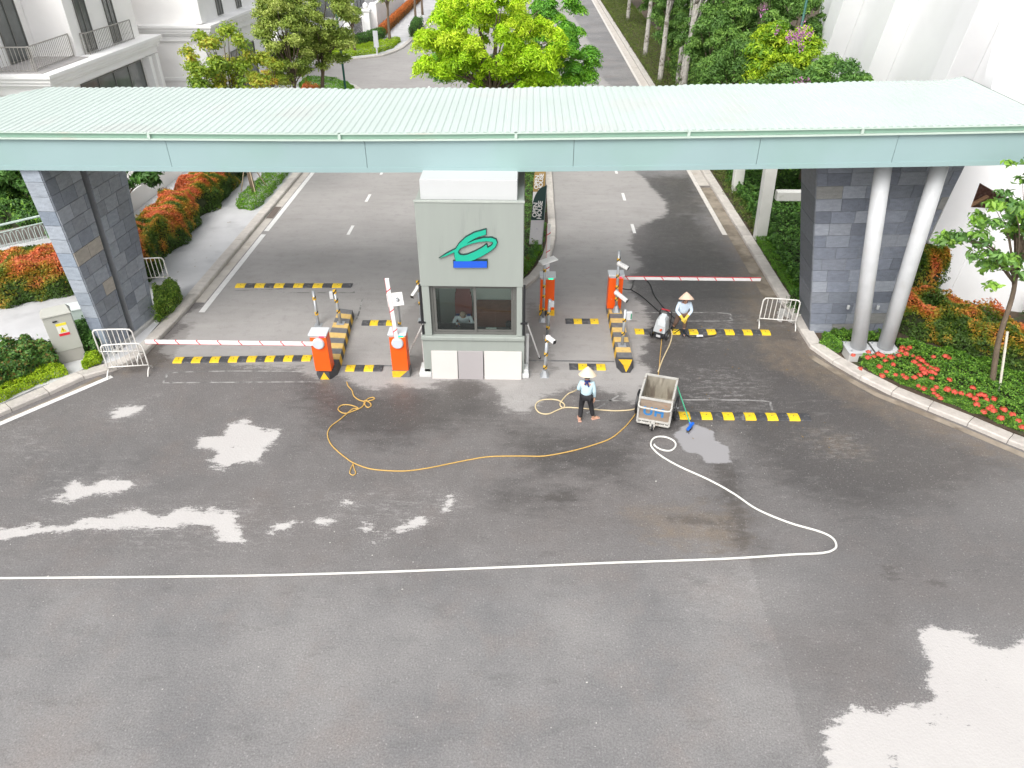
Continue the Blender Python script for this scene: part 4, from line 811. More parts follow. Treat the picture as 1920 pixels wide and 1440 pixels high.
bump((679,606), (740,606), 4, 0, 'short speed bump left of the booth, the one behind the raised barrier arm')
bump((1060,603), (1122,603), 4, 0, 'short speed bump right of the booth, the one behind the striped poles')
bump((1067,688), (1135,689), 4, 0, 'short speed bump right of the booth beside the walking woman')
bump((1190,622), (1443,624), 15, 1, 'long speed bump under the boots of the worker in yellow gloves')
bump((1232,779), (1518,783), 14, 1, 'long speed bump behind the rubbish cart nearest the street')
# ================================================================ CROWD BARRIERS
def crowd_proto():
    r_ = thing('crowd_barrier', (0,0,0), 'x', 'crowd barrier', 'white tubular crowd barriers'); W, H0, H1, R = 1.12, .25, .98, .14
    pts = [(-W/2,0,H0-.1),(-W/2,0,H1-R),(-W/2+.04,0,H1-.05),(-W/2+R,0,H1),(W/2-R,0,H1),(W/2-.04,0,H1-.05),(W/2,0,H1-R),(W/2,0,H0-.1)]
    build('frame', MB().tube(polyline(pts, 3), .022, 8).tube([(-W/2,0,H0),(W/2,0,H0)], .018, 8), STEELW, r_, smooth=True)
    for k in range(7):
        x = -W/2+W*(k+1)/8; build('bar', MB().tube([(x,0,H0),(x,0,H1-.01)], .012, 6), STEELW, r_)
    for s in (-1, 1): build('foot', MB().tube(polyline([(s*W/2,-.25,.0),(s*W/2,-.17,.10),(s*W/2,0,.17),(s*W/2,.17,.10),(s*W/2,.25,.0)], 3), .02, 8), STEELW, r_, smooth=True)
    return r_
cb0 = crowd_proto()
specs = [(G(245,700), 8, 'white crowd barrier on the road before the left pier, nearest the street'), (G(228,672,.13), 4, 'white crowd barrier pressed against the foot of the left pier'), (G(288,533,.13), 10, 'rusty white crowd barrier on the footway behind the left pier'), (G(1455,612), -8, 'white crowd barrier on the wet road left of the right pier'), (G(1503,583,.02), 78, 'white crowd barrier seen edge-on against the flank of the right pier')]
for i, (p, a, lb) in enumerate(specs):
    o = cb0 if i == 0 else copytree(cb0); o.location = p; o.rotation_euler = (0, 0, math.radians(a)); o['label'] = lb
# ================================================================ ELECTRICAL CABINET
ec = thing('electrical_cabinet', (-13.45, 17.95, .1), 'pale grey electrical cabinet with a high voltage sticker standing among shrubs by the left pier', 'electrical cabinet')
CAB = mat('cabinet_paint', (.47,.47,.42), .5, 1.5, .05, alt=(.42,.41,.36), altscale=1.3)
EZ = math.radians(33)
build('body', MB().box(-.36,.36,-.2,.2,.42,1.55), CAB, ec, bevel=.01, origin=(0,0,0)); build('plinth', MB().box(-.345,.345,-.185,.185,.0,.418), mat('cabinet_plinth', (.40,.38,.345), .7, 2, .08), ec, origin=(0,0,0))
build('roof_cap', MB().hexa([(-.39,-.24,1.553),(.39,-.24,1.553),(.39,.24,1.553),(-.39,.24,1.553)], [(-.37,-.22,1.60),(.37,-.22,1.60),(.30,.16,1.69),(-.30,.16,1.69)]), CAB, ec, bevel=.01, origin=(0,0,0))
build('handle', MB().box(-.14,-.03,-.225,-.2,1.36,1.40), BLACK, ec, origin=(0,0,0))
stk = build('warning_sticker', MB().box(-.10,.17,-.206,-.2,.90,1.30), mat('sticker_white', (.75,.74,.68), .5), ec, origin=(0,0,0))
build('sticker_band', MB().box(-.10,.17,-.209,-.2065,.90,.98), mat('sticker_red', (.70,.02,.04), .5), stk, origin=(0,0,0)); build('sticker_band', MB().box(-.10,.17,-.209,-.2065,1.22,1.30), mat('sticker_yellow', (.85,.72,.05), .5), stk, origin=(0,0,0))
build('triangle', MB().add([(-.05,-.209,1.01),(.12,-.209,1.01),(.035,-.209,1.18)], [(0,1,2)]), MATS['sticker_yellow'], stk, origin=(0,0,0), fixn=False)
build('lightning_bolt', MB().add([(.045,-.2105,1.15),(.015,-.2105,1.085),(.035,-.2105,1.09),(.025,-.2105,1.03),(.06,-.2105,1.10),(.04,-.2105,1.095)], [(0,1,2,5),(2,3,4,5)]), BLACK, stk, origin=(0,0,0), fixn=False)
for c in ec.children: c.location = (0,0,0)
for c in stk.children: c.location = (0,0,0)
ec.rotation_euler = (0,0,EZ)
ec2 = thing('junction_box', G(158,620,.1), 'low pale green box in the shrubs between the cabinet and the left pier', 'box'); p = G(170,628,.1)
build('body', MB().prism([(p.x-.42,p.y-.1),(p.x+.35,p.y+.3),(p.x+.15,p.y+.75),(p.x-.65,p.y+.35)], .1, .95), mat('box_green_grey', (.56,.64,.60), .5), ec2, bevel=.01); build('lid', MB().prism([(p.x-.46,p.y-.14),(p.x+.39,p.y+.27),(p.x+.17,p.y+.8),(p.x-.70,p.y+.37)], .952, 1.0), mat('lid_green_white', (.70,.76,.73), .5), ec2, bevel=.01)
# ================================================================ PEOPLE
def skin(name, nodes, edges, root, mt, parent, sub=2):
    keys = list(nodes); idx = {k: i for i, k in enumerate(keys)}
    me = bpy.data.meshes.new(name); me.from_pydata([nodes[k][0] for k in keys], [(idx[a], idx[b]) for a, b in edges], [])
    o = bpy.data.objects.new(name, me); COL.objects.link(o); o.modifiers.new('skin', 'SKIN'); s = o.modifiers.new('sub', 'SUBSURF'); s.levels = sub; s.render_levels = sub
    if not me.skin_vertices: 
        bm = bmesh.new(); bm.from_mesh(me); bm.verts.layers.skin.verify(); bm.to_mesh(me); bm.free()
    for i, k in enumerate(keys):
        r = nodes[k][1]; sv = me.skin_vertices[0].data[i]; sv.radius = r if isinstance(r, tuple) else (r, r); sv.use_root = (k == root)
    dg = bpy.context.evaluated_depsgraph_get(); dg.update(); m2 = bpy.data.meshes.new_from_object(o.evaluated_get(dg)); bpy.data.objects.remove(o)
    m2.materials.clear(); m2.materials.append(mt); m2.polygons.foreach_set('use_smooth', [True]*len(m2.polygons))
    for p in m2.polygons: p.material_index = 0
    q = bpy.data.objects.new(name, m2); COL.objects.link(q); q.parent = parent; return q
SKN = mat('skin_tone', (.52,.29,.19), .5, 6, .08); SHIRT = mat('light_blue_shirt', (.50,.66,.72), .8, 5, .06, .5, 14); SHIRT2 = mat('pale_blue_shirt', (.58,.69,.80), .8, 5, .06, .5, 14)
TRB = mat('black_trousers', (.018,.017,.02), .8, 5, .2, .4, 20); TRW = mat('brown_trousers', (.16,.10,.075), .8, 5, .15, .5, 20); HAT = mat('conical_hat_straw', (.74,.62,.46), .7, 8, .06, nstretch=(1,1,12)); HATP = mat('conical_hat_pink', (.76,.55,.42), .7, 8, .06, nstretch=(1,1,12))
HAIR = mat('black_hair', (.012,.01,.009), .45, 20, .2); BOOT = mat('dark_rubber_boot', (.02,.03,.045), .35, 5, .1); GLV = mat('yellow_glove', (.72,.52,.06), .5, 6, .08); NAVY = mat('navy_scarf', (.02,.035,.16), .7, 5, .1); SAND = mat('pale_sandal', (.62,.36,.27), .6)
def lerp3(a, b, t): return tuple(a[i]+(b[i]-a[i])*t for i in range(3))
def hand_nodes(N, E, pre, wrist, dirv, palmn, side, hs=1.0, curl=.5, wr=.026):
    d = Vector(dirv).normalized(); n = Vector(palmn).normalized(); s = d.cross(n).normalized()*side; w_ = Vector(wrist)
    pm = w_+d*.045*hs; kn = w_+d*.085*hs
    N[pre+'palm'] = (tuple(pm), (.034*hs, .020*hs)); N[pre+'kn'] = (tuple(kn), (.036*hs, .016*hs)); E += [(pre+'w', pre+'palm'), (pre+'palm', pre+'kn')]
    for i, (off, ln) in enumerate(((-.03, .062), (-.010, .070), (.010, .066), (.029, .052))):
        a = kn+s*off*hs+d*.012; b = a+(d*math.cos(curl*.7)+n*math.sin(curl*.7))*ln*.5*hs; c = b+(d*math.cos(curl*1.7)+n*math.sin(curl*1.7))*ln*.5*hs
        for q, p, r in (('a', a, .0095), ('b', b, .009), ('c', c, .0075)): N[f'{pre}f{i}{q}'] = (tuple(p), r*hs)
        E += [(pre+'kn', f'{pre}f{i}a'), (f'{pre}f{i}a', f'{pre}f{i}b'), (f'{pre}f{i}b', f'{pre}f{i}c')]
    a = w_+d*.035*hs-s*.032*hs; b = a+(d*.6-s*.6+n*.4).normalized()*.03*hs; c = b+(d*.8+n*.5).normalized()*.025*hs
    for q, p, r in (('a', a, .012), ('b', b, .010), ('c', c, .008)): N[f'{pre}t{q}'] = (tuple(p), r*hs)
    E += [(pre+'palm', pre+'ta'), (pre+'ta', pre+'tb'), (pre+'tb', pre+'tc')]
def person(label, loc, rotz, J, shirtm, trm, hatm, footm, gloves=None, sleeve=1.0, hat=True, tail=None, badge=False, boots=False, cat='person'):
    """J: joint positions in a frame facing +Y"""
    r_ = thing('person', (0,0,0), label, cat)
    N = {}; E = []
    hp = Vector(J['pelvis']); ch_ = Vector(J['chest']); nk = Vector(J['neck']); hd = Vector(J['head']); up = (hd-nk).normalized(); fw = Vector(J.get('face', (0,1,0))).normalized()
    N['pelvis'] = (tuple(hp), (.12,.09)); N['belly'] = (tuple(hp.lerp(ch_, .5)), (.11,.08)); N['chest'] = (tuple(ch_), (.13,.095)); N['neck'] = (tuple(nk), .045); N['jaw'] = (tuple(hd-up*.055+fw*.022), (.056,.062)); N['head'] = (tuple(hd), (.073,.088)); N['crown'] = (tuple(hd+up*.065-fw*.01), (.062,.072))
    N['nose'] = (tuple(hd+fw*.098-up*.018), .013); N['nosea'] = (tuple(hd+fw*.075-up*.005), .02)
    E += [('pelvis','belly'),('belly','chest'),('chest','neck'),('neck','jaw'),('jaw','head'),('head','crown'),('head','nosea'),('nosea','nose')]
    HN = {}; HE = []
    for s, p in ((-1,'l'), (1,'r')):
        sh, el, wr = J[p+'sh'], J[p+'el'], J[p+'wr']
        N[p+'sh'] = (sh, .048); N[p+'el'] = (el, .036); N[p+'w'] = (wr, (.024,.02)); E += [('chest', p+'sh'), (p+'sh', p+'el'), (p+'el', p+'w')]
        hand_nodes(N, E, p, wr, J[p+'hd'], J.get(p+'pn', (-s*.3,1,0)), s)
        hip, kn, an, toe = J[p+'hip'], J[p+'kn'], J[p+'an'], J[p+'toe']
        N[p+'hip'] = (hip, .082); N[p+'th'] = (lerp3(hip, kn, .5), .07); N[p+'kn_'] = (kn, .05); N[p+'ca'] = (lerp3(kn, an, .35), .05); N[p+'an'] = (an, .033); N[p+'heel'] = ((an[0], an[1]-.0, an[2]-.035), .035); N[p+'ball'] = (lerp3(an[:2]+(an[2]-.045,), toe, .72), (.042,.024)); N[p+'toe'] = (toe, (.03,.016))
        E += [('pelvis', p+'hip'), (p+'hip', p+'th'), (p+'th', p+'kn_'), (p+'kn_', p+'ca'), (p+'ca', p+'an'), (p+'an', p+'heel'), (p+'heel', p+'ball'), (p+'ball', p+'toe')]
    skin('body', N, E, 'pelvis', SKN, r_)
    # shirt
    S = {}; SE = []; d = (ch_-hp)
    hem = hp+Vector((0,0,-.03)) if not J.get('sit') else hp+Vector((0,0,.05))
    S['hem'] = (tuple(hem), (.175,.125)); S['waist'] = (tuple(hp.lerp(ch_, .42)), (.155,.11)); S['chest'] = (tuple(ch_+Vector((0,0,.01))), (.165,.12)); S['collar'] = (tuple(ch_.lerp(nk, .72)), (.075,.07)); SE += [('hem','waist'),('waist','chest'),('chest','collar')]
    for p in 'lr':
        sh, el, wr = J[p+'sh'], J[p+'el'], J[p+'wr']; S[p+'s'] = (sh, .066); SE.append(('chest', p+'s')); S[p+'e'] = (el, .054); SE.append((p+'s', p+'e'))
        if sleeve > .5: S[p+'c'] = (lerp3(el, wr, .88), .043); SE.append((p+'e', p+'c'))
    skin('shirt', S, SE, 'chest', shirtm, r_)
    T = {'p': (tuple(hp), (.14,.115))}; TE = []
    for p in 'lr':
        hip, kn, an = J[p+'hip'], J[p+'kn'], J[p+'an']; e = .45 if boots else .93
        T[p+'h'] = (hip, .102); T[p+'k'] = (kn, .072); T[p+'c'] = (lerp3(kn, an, e), .062 if not boots else .058); TE += [('p', p+'h'), (p+'h', p+'k'), (p+'k', p+'c')]
        F = {'a': (lerp3(kn, an, .42 if boots else .9), .058 if boots else .045), 'm': (lerp3(kn, an, .85), .052 if boots else .042), 'b': ((an[0], an[1], an[2]-.03), .046), 'c': (lerp3(an[:2]+(an[2]-.05,), J[p+'toe'], .8), (.046,.03)), 'd': (J[p+'toe'], (.036,.022))}
        if boots: skin('boot', F, [('a','m'),('m','b'),('b','c'),('c','d')], 'a', footm, r_)
        else:
            to = Vector(J[p+'toe']); he = Vector((an[0], an[1], 0))+(Vector((an[0], an[1], 0))-Vector((to.x, to.y, 0)))*.25; dd = (Vector((to.x, to.y, 0))-he); nn = Vector((-dd.y, dd.x, 0)).normalized()*.043; tp = he+dd*1.12; z0 = to.z-.03
            o = build('sandal', MB().hexa([he-nn+Vector((0,0,z0)), tp-nn+Vector((0,0,z0)), tp+nn+Vector((0,0,z0)), he+nn+Vector((0,0,z0))], [he-nn+Vector((0,0,z0+.018)), tp-nn+Vector((0,0,z0+.018)), tp+nn+Vector((0,0,z0+.018)), he+nn+Vector((0,0,z0+.018))]), footm, r_, bevel=.006)
            md = he+dd*.72; build('sandal_strap', MB().tube([md-nn+Vector((0,0,z0+.015)), md+Vector((0,0,z0+.075)), md+nn+Vector((0,0,z0+.015))], .008, 6), footm, o)
    skin('trousers', T, TE, 'p', trm, r_)
    # hair, eyes, mouth, ears
    def ell(c, rx, ry, rz, seg=14):
        mb = MB(); o0 = 0; rows = 7
        for i in range(rows+1):
            ph = math.pi*i/rows
            for k in range(seg):
                t = 2*math.pi*k/seg; mb.v.append((c[0]+rx*math.sin(ph)*math.cos(t), c[1]+ry*math.sin(ph)*math.sin(t), c[2]+rz*math.cos(ph)))
        for i in range(rows):
            for k in range(seg): mb.f.append((i*seg+k, i*seg+(k+1)%seg, (i+1)*seg+(k+1)%seg, (i+1)*seg+k)); mb.m.append(0)
        return mb
    sd_ = fw.cross(up).normalized()
    hc = hd+up*.025-fw*.022; build('hair', ell(hc, .088, .094, .092), HAIR if not badge else mat('grey_hair', (.30,.22,.17), .6, 20, .2), r_, smooth=True)
    for s in (-1, 1):
        e = hd+fw*.078+sd_*s*.030+up*.008; build('eye', ell(e, .010, .010, .007, 8), BLACK, r_, smooth=True)
        e = hd+sd_*s*.078-up*.012; build('ear', ell(e, .010, .018, .028, 8), SKN, r_, smooth=True)
    e = hd+fw*.077-up*.050; build('mouth', ell(e, .022, .008, .006, 8), mat('lips', (.36,.12,.10), .5), r_, smooth=True)
    if hat:
        ax = Vector(J.get('hatup', tuple(up))).normalized(); c0 = hd+up*.055; mb = MB(); seg = 28; q = ax.to_track_quat('Z', 'Y')
        prof = [(.235,-.015),(.16,.072),(.08,.15),(.012,.205),(.0,.209),(.0,.203),(.16,.060),(.230,-.022)]
        for (rr, h) in prof:
            for k in range(seg): t = 2*math.pi*k/seg; mb.v.append(tuple(c0+q@Vector((rr*math.cos(t), rr*math.sin(t), h))))
        for i in range(len(prof)-1):
            for k in range(seg): mb.f.append((i*seg+k, i*seg+(k+1)%seg, (i+1)*seg+(k+1)%seg, (i+1)*seg+k)); mb.m.append(0)
        build('conical_hat', mb, hatm, r_, smooth=False)
        build('chin_strap', MB().tube(polyline([c0+sd_*.085-up*.01, hd+sd_*.06-up*.09+fw*.03, hd-up*.105+fw*.05, hd-sd_*.06-up*.09+fw*.03, c0-sd_*.085-up*.01], 3), .005, 5), NAVY, r_)
    if tail: build('scarf', MB().beam(nk+Vector((-.07,-.055,.0)), nk+Vector((.075,-.06,.015)), .06, .035).beam(nk+Vector((.0,-.085,.0)), nk+Vector((.05,-.125,-.12)), .045, .012).beam(nk+Vector((-.02,-.085,.0)), nk+Vector((-.05,-.12,-.075)), .04, .012), NAVY, r_)
    if gloves:
        for p in 'lr':
            GN = {p+'w': (lerp3(J[p+'el'], J[p+'wr'], .80), .045)}; GE = []; GN['cuff'] = (lerp3(J[p+'el'], J[p+'wr'], .55), .050); GE.append(('cuff', p+'w'))
            hand_nodes(GN, GE, p, J[p+'wr'], J[p+'hd'], J.get(p+'pn', (0,1,0)), -1 if p == 'l' else 1, hs=1.22); skin('glove', GN, GE, 'cuff', gloves, r_)
    r_.location = loc; r_.rotation_euler = (0, 0, rotz); return r_
J1 = dict(pelvis=(0,0,.80), chest=(0,.02,1.10), neck=(0,.03,1.235), head=(0,.055,1.345), lsh=(-.155,.02,1.17), lel=(-.215,.02,.945), lwr=(-.15,.20,.90), lhd=(.3,1,.1), lpn=(1,0,0), rsh=(.155,.02,1.17), rel=(.20,-.02,.93), rwr=(.215,.03,.70), rhd=(.02,.1,-1), rpn=(-1,0,0),
          lhip=(-.085,0,.77), lkn=(-.11,.04,.43), lan=(-.125,-.08,.08), ltoe=(-.15,.12,.035), rhip=(.085,0,.77), rkn=(.14,.07,.43), ran=(.22,.05,.075), rtoe=(.37,.12,.03))
person('woman in light blue shirt, black trousers and conical hat, seen from behind on the street', G(1096,787), math.radians(-4), J1, SHIRT, TRB, HAT, SAND, tail=True)
J2 = dict(hatup=(0,-.42,1), pelvis=(0,0,.80), chest=(0,.07,1.09), neck=(0,.12,1.225), head=(0,.165,1.325), face=(0,1,-.28), lsh=(-.165,.08,1.16), lel=(-.235,.14,.93), lwr=(-.075,.30,.80), lhd=(.75,.5,-.45), lpn=(.2,-.5,-1), rsh=(.165,.08,1.16), rel=(.235,.13,.93), rwr=(.07,.29,.78), rhd=(-.55,.5,-.6), rpn=(-.2,-.5,-1),
          lhip=(-.09,0,.77), lkn=(-.10,.06,.43), lan=(-.11,.0,.08), ltoe=(-.13,.16,.03), rhip=(.09,0,.77), rkn=(.15,-.05,.44), ran=(.235,-.20,.085), rtoe=(.27,-.04,.03))
person('worker with yellow gloves and brown trousers facing the street beside the pressure washer', G(1274,628), math.pi, J2, SHIRT2, TRW, HATP, BOOT, gloves=GLV, boots=True)
J3 = dict(sit=True, pelvis=(0,0,.62), chest=(0,.14,.93), neck=(0,.22,1.09), head=(0,.33,1.17), face=(0,.75,-.7), lsh=(-.20,.16,1.03), lel=(-.28,.34,.90), lwr=(-.10,.52,.99), lhd=(.7,.5,0), lpn=(0,0,-1), rsh=(.20,.16,1.03), rel=(.28,.34,.90), rwr=(.10,.50,.99), rhd=(-.7,.5,0), rpn=(0,0,-1),
          lhip=(-.1,.02,.58), lkn=(-.13,.40,.56), lan=(-.13,.42,.10), ltoe=(-.13,.58,.04), rhip=(.1,.02,.58), rkn=(.13,.40,.56), ran=(.13,.42,.10), rtoe=(.13,.58,.04))
gd = person('seated guard in white uniform shirt with head bowed inside the booth', (-1.86, 18.64, .36), math.pi, J3, mat('white_uniform', (.66,.72,.78), .8, 4, .05), NAVY, None, BLACK, hat=False, badge=True)
for s in (-1, 1): build('shoulder_board', MB().box(s*.16-.05, s*.16+.05, .10, .22, 1.085, 1.10), NAVY, gd, origin=(0,0,0)).location = (0,0,0)

# ================================================================ PRESSURE WASHER
wz = G(1238,630); pw_ = thing('pressure_washer', (0,0,0), 'grey portable pressure washer with a red handle standing on the long speed bump', 'pressure washer')
GREYP = mat('grey_plastic', (.42,.44,.45), .4, 4, .08)
m1 = MB().hexa([(-.17,-.24,.22),(.19,-.26,.22),(.19,.12,.22),(-.17,.12,.22)], [(-.13,-.12,.56),(.14,-.14,.56),(.13,.16,.60),(-.13,.16,.60)]); build('housing', m1, GREYP, pw_, bevel=.03)
build('tank', MB().hexa([(-.10,-.18,.40),(.16,-.20,.40),(.16,.02,.45),(-.10,.02,.45)], [(-.06,-.12,.66),(.10,-.13,.66),(.10,.08,.70),(-.06,.08,.70)]), mat('pale_grey_plastic', (.58,.61,.63), .3), pw_, bevel=.03)
for s in (-1, 1):
    wl = build('wheel', MB().lathe([(.05,-.035),(.115,-.035),(.13,-.02),(.13,.02),(.115,.035),(.05,.035)], (s*.22,-.10,.13), 18, axis='x'), BLACK, pw_, smooth=False); build('hub', MB().lathe([(.04,-.04),(.04,.04)], (s*.22,-.10,.13), 12, axis='x'), GREYP, wl)
build('frame', MB().tube(polyline([(-.16,-.28,.08),(-.17,-.26,.22),(-.17,.18,.24),(-.17,.24,.62),(-.12,.26,.70),(.12,.26,.70),(.17,.24,.62),(.17,.18,.24),(.17,-.26,.22),(.16,-.28,.08)], 3), .016, 8), BLACK, pw_, smooth=True)
build('handle_grip', MB().tube([(-.13,.26,.705),(.11,.26,.705)], .024, 10), mat('dark_red_plastic', (.35,.02,.03), .4), pw_); build('pump', MB().box(-.12,.14,-.27,-.05,.08,.215), BLACK, pw_, bevel=.01); build('coupling', MB().lathe([(.03,0),(.035,-.04),(.02,-.07)], (.08,-.27,.36), 10, axis='y'), mat('orange_red_plastic', (.7,.10,.03), .4), pw_)
build('label_plate', MB().box(-.04,.08,-.277,-.272,.11,.18), ALU, pw_); pw_.location = wz; pw_.rotation_euler = (0,0,math.radians(-28)); pw_.scale = (1.12,1.12,1.12)
lance = thing('spray_lance', G(1320,633), 'spray lance with a white grip lying on the wet road below the long speed bump', 'spray lance')
build('tube_part', MB().tube(polyline([G(1284,625,.03), G(1296,632,.03), G(1316,632,.03), G(1338,629,.03), G(1345,624,.03), G(1343,618,.07)], 4), .014, 8), BLACK, lance, smooth=True); build('grip', MB().beam(G(1306,630,.035), G(1318,630,.035), .07, .06), WPL, lance, bevel=.01)

# ================================================================ RUBBISH CART
CTF = mat('worn_cart_paint', (.50,.485,.45), .55, 8, .16, .3, 50, alt=(.27,.19,.13), altscale=5, altth=.62)
ct = thing('rubbish_cart', (0,0,0), 'open white framed handcart with plywood sides and blue letters, parked by the speed bump', 'cart')
W2, LN, ZB, ZT_ = .41, .56, .20, .90
SQ = .05
for sx in (-1, 1):
    for y in (-LN, LN): build('corner_post', MB().box(sx*W2-SQ/2, sx*W2+SQ/2, y-SQ/2, y+SQ/2, ZB-.06 if y < 0 else ZB, ZT_), CTF, ct, bevel=.004)
for (a, b, nm) in (((-W2+.02,-LN,ZT_),(W2-.02,-LN,ZT_),'top_rail'), ((-W2+.02,LN,ZT_),(W2-.02,LN,ZT_),'top_rail'), ((-W2,-LN-.02,ZT_+.002),(-W2,LN+.02,ZT_+.002),'top_rail'), ((W2,-LN-.02,ZT_+.002),(W2,LN+.02,ZT_+.002),'top_rail'), ((-W2,-LN,ZB+.03),(W2,-LN,ZB+.03),'bottom_rail'), ((-W2,-LN-.01,ZB-.06),(W2,-LN-.01,ZB-.06),'bottom_rail'), ((-W2,LN,ZB),(W2,LN,ZB),'bottom_rail'), ((-W2,-LN,ZB),(-W2,LN,ZB),'bottom_rail'), ((W2,-LN,ZB),(W2,LN,ZB),'bottom_rail')):
    build(nm, MB().beam(a, b, SQ, SQ), CTF, ct, bevel=.004)
for x in (-.30,-.10,.10,.30): build('spacer', MB().box(x-.015,x+.015,-LN-.02,-LN+.01,ZB-.04,ZB+.01), CTF, ct)
PLY = mat('weathered_plywood', (.30,.235,.18), .8, 3, .2, .3, 40, alt=(.34,.17,.09), altscale=5, altth=.62, nstretch=(1,1,3)); PLYI = mat('wet_plywood', (.34,.31,.25), .7, 3, .22, .3, 40, alt=(.20,.17,.135), altscale=2.6, altth=.5, nstretch=(2,2,.6))
fp = build('side_board', MB().box(-W2+.03,W2-.03,-LN+.005,-LN+.02,ZB+.06,ZT_-.03), PLY, ct); build('side_board', MB().box(-W2+.03,W2-.03,LN-.02,LN-.005,ZB+.03,ZT_-.03), PLYI, ct)
for sx in (-1, 1): build('side_board', MB().box(sx*(W2-.02)-.006,sx*(W2-.02)+.006,-LN+.03,LN-.03,ZB+.03,ZT_-.03), mat('blue_grey_board', (.17,.25,.30), .7, 4, .2), ct); build('side_lining', MB().box(sx*(W2-.035)-.006,sx*(W2-.035)+.006,-LN+.03,LN-.03,ZB+.03,ZT_-.04), PLYI, ct)
build('floor_board', MB().box(-W2+.04,W2-.04,-LN+.03,LN-.03,ZB+.02,ZB+.045), PLYI, ct)
BLP = mat('blue_lettering', (.04,.22,.52), .7, 14, .25)
text_obj('lettering', 'UH', .36, BLP, fp, (-.02,-LN+.003,ZB+.30), (math.pi/2,0,0), .001, .012, 1.15)
hz = ZT_-.15
build('push_handle', MB().tube(polyline([(-W2,-LN,hz+.02),(-W2-.0,-LN-.10,hz-.0),(-W2+.06,-LN-.17,hz-.03),(0,-LN-.185,hz-.03),(W2-.06,-LN-.17,hz-.03),(W2,-LN-.10,hz),(W2,-LN,hz+.02)], 4), .026, 10), CTF, ct, smooth=True)
for sx in (-1, 1): build('handle_brace', MB().tube([(sx*(W2-.03),-LN-.14,hz-.03),(sx*(W2-.13),-LN+.0,hz-.16)], .008, 6), CTF, ct)
for sx in (-1, 1):
    wl = build('wheel', MB().lathe([(.27,-.022),(.31,-.03),(.335,-.015),(.335,.015),(.31,.03),(.27,.022),(.27,-.022)], (sx*(W2+.10),.05,.335), 32, axis='x'), BLACK, ct)
    rm = MB().lathe([(.255,-.014),(.272,-.014),(.272,.014),(.255,.014),(.255,-.014)], (sx*(W2+.10),.05,.335), 32, axis='x').lathe([(.03,-.05),(.03,.05)], (sx*(W2+.10),.05,.335), 12, axis='x')
    for k in range(12):
        t = 2*math.pi*k/12; rm.tube([(sx*(W2+.10),.05+.03*math.cos(t),.335+.03*math.sin(t)), (sx*(W2+.10),.05+.26*math.cos(t),.335+.26*math.sin(t))], .005, 5)
    build('rim', rm, GALV, wl); build('axle_bracket', MB().box(sx*(W2+.03)-.01,sx*(W2+.03)+.01,.0,.10,.29,.40), CTF, ct)
build('axle', MB().tube([(-W2-.13,.05,.335),(W2+.13,.05,.335)], .014, 8), GALV, ct)
build('caster_fork', MB().box(-.07,.07,-LN-.12,-LN+.0,.12,.165).box(-.05,-.035,-LN-.13,-LN-.04,.04,.12).box(.035,.05,-LN-.13,-LN-.04,.04,.12).box(-.055,.055,-LN-.07,-LN+.01,.165,.24), CTF, ct, bevel=.004)
build('caster_wheel', MB().lathe([(.02,-.022),(.08,-.022),(.088,-.01),(.088,.01),(.08,.022),(.02,.022)], (0,-LN-.09,.088), 20, axis='x'), BLACK, ct)
a_ = G(1199,772,.0); ct.location = (3.44,15.66,0); ct.rotation_euler = (0,0,math.radians(-16))
# broom
h0, h1 = G(1269,722,.80), G(1295,797,.08)
br_ = thing('broom', (h1.x,h1.y,0), 'floor brush with a green handle and bright blue head leaning on the cart, bristles down', 'broom'); dd = (h1-h0).normalized()
build('handle', MB().tube([h0, h1], .016, 8), mat('green_handle', (.01,.34,.17), .4), br_); build('handle_tip', MB().tube([h0-dd*.06, h0], .018, 8), BLACK, br_)
c1, c2 = G(1289,806,.07), G(1300,793,.10); build('head', MB().beam(c1, c2, .07, .06), mat('blue_brush', (.01,.13,.62), .4), br_, bevel=.01); build('socket', MB().tube([h1-dd*.08, h1], .028, 8), MATS['blue_brush'], br_)
bm_ = MB()
for k in range(26):
    p = c1.lerp(c2, random.uniform(0, .9)); bm_.tube([p+Vector((random.uniform(-.02,.02), random.uniform(-.02,.02), -.02)), p+Vector((random.uniform(-.06,.03), random.uniform(-.10,-.02), -.068))], .006, 4)
build('bristles', bm_, BLACK, br_)
# ================================================================ HOSES AND CABLES
def hose(name, px, r, mt, label, cat, n=6, z=None):
    pts = polyline([tuple(G(p[0], p[1], (p[2] if len(p) > 2 else r))) for p in px], n); o = build(name, MB().tube(pts, r, 8), mt, smooth=True); return tag(o, label, cat)
ROPE = mat('yellow_rope', (.56,.35,.10), .6, 20, .1); CREAM = mat('cream_hose', (.66,.54,.33), .5, 5, .08); WHT = mat('white_hose', (.74,.73,.68), .4, 3, .04)
hose('rope', [(650,716),(653,724),(660,732),(664,743),(676,751),(690,752),(702,748),(698,745),(688,749),(684,758),(690,764),(696,760),(692,754),(684,751),(680,762),(664,770),(646,775),(634,768),(640,760),(654,759),(668,763),(672,767),(663,766),(652,774),(638,786),(620,800),(614,815),(620,832),(632,845),(648,858),(663,868),(690,878),(720,882),(760,883),(800,878),(840,870),(880,862),(920,856),(980,855),(1020,855),(1070,846),(1110,835),(1145,822),(1170,802),(1185,785),(1192,775)], .016, ROPE, 'thin yellow rope looping across the wet asphalt before the booth', 'rope', 5)
hose('rope', [(663,868),(658,878),(656,887),(662,891),(667,887),(664,878),(662,869)], .014, ROPE, 'small loop of yellow rope hanging from the bend left of the booth', 'rope', 4)
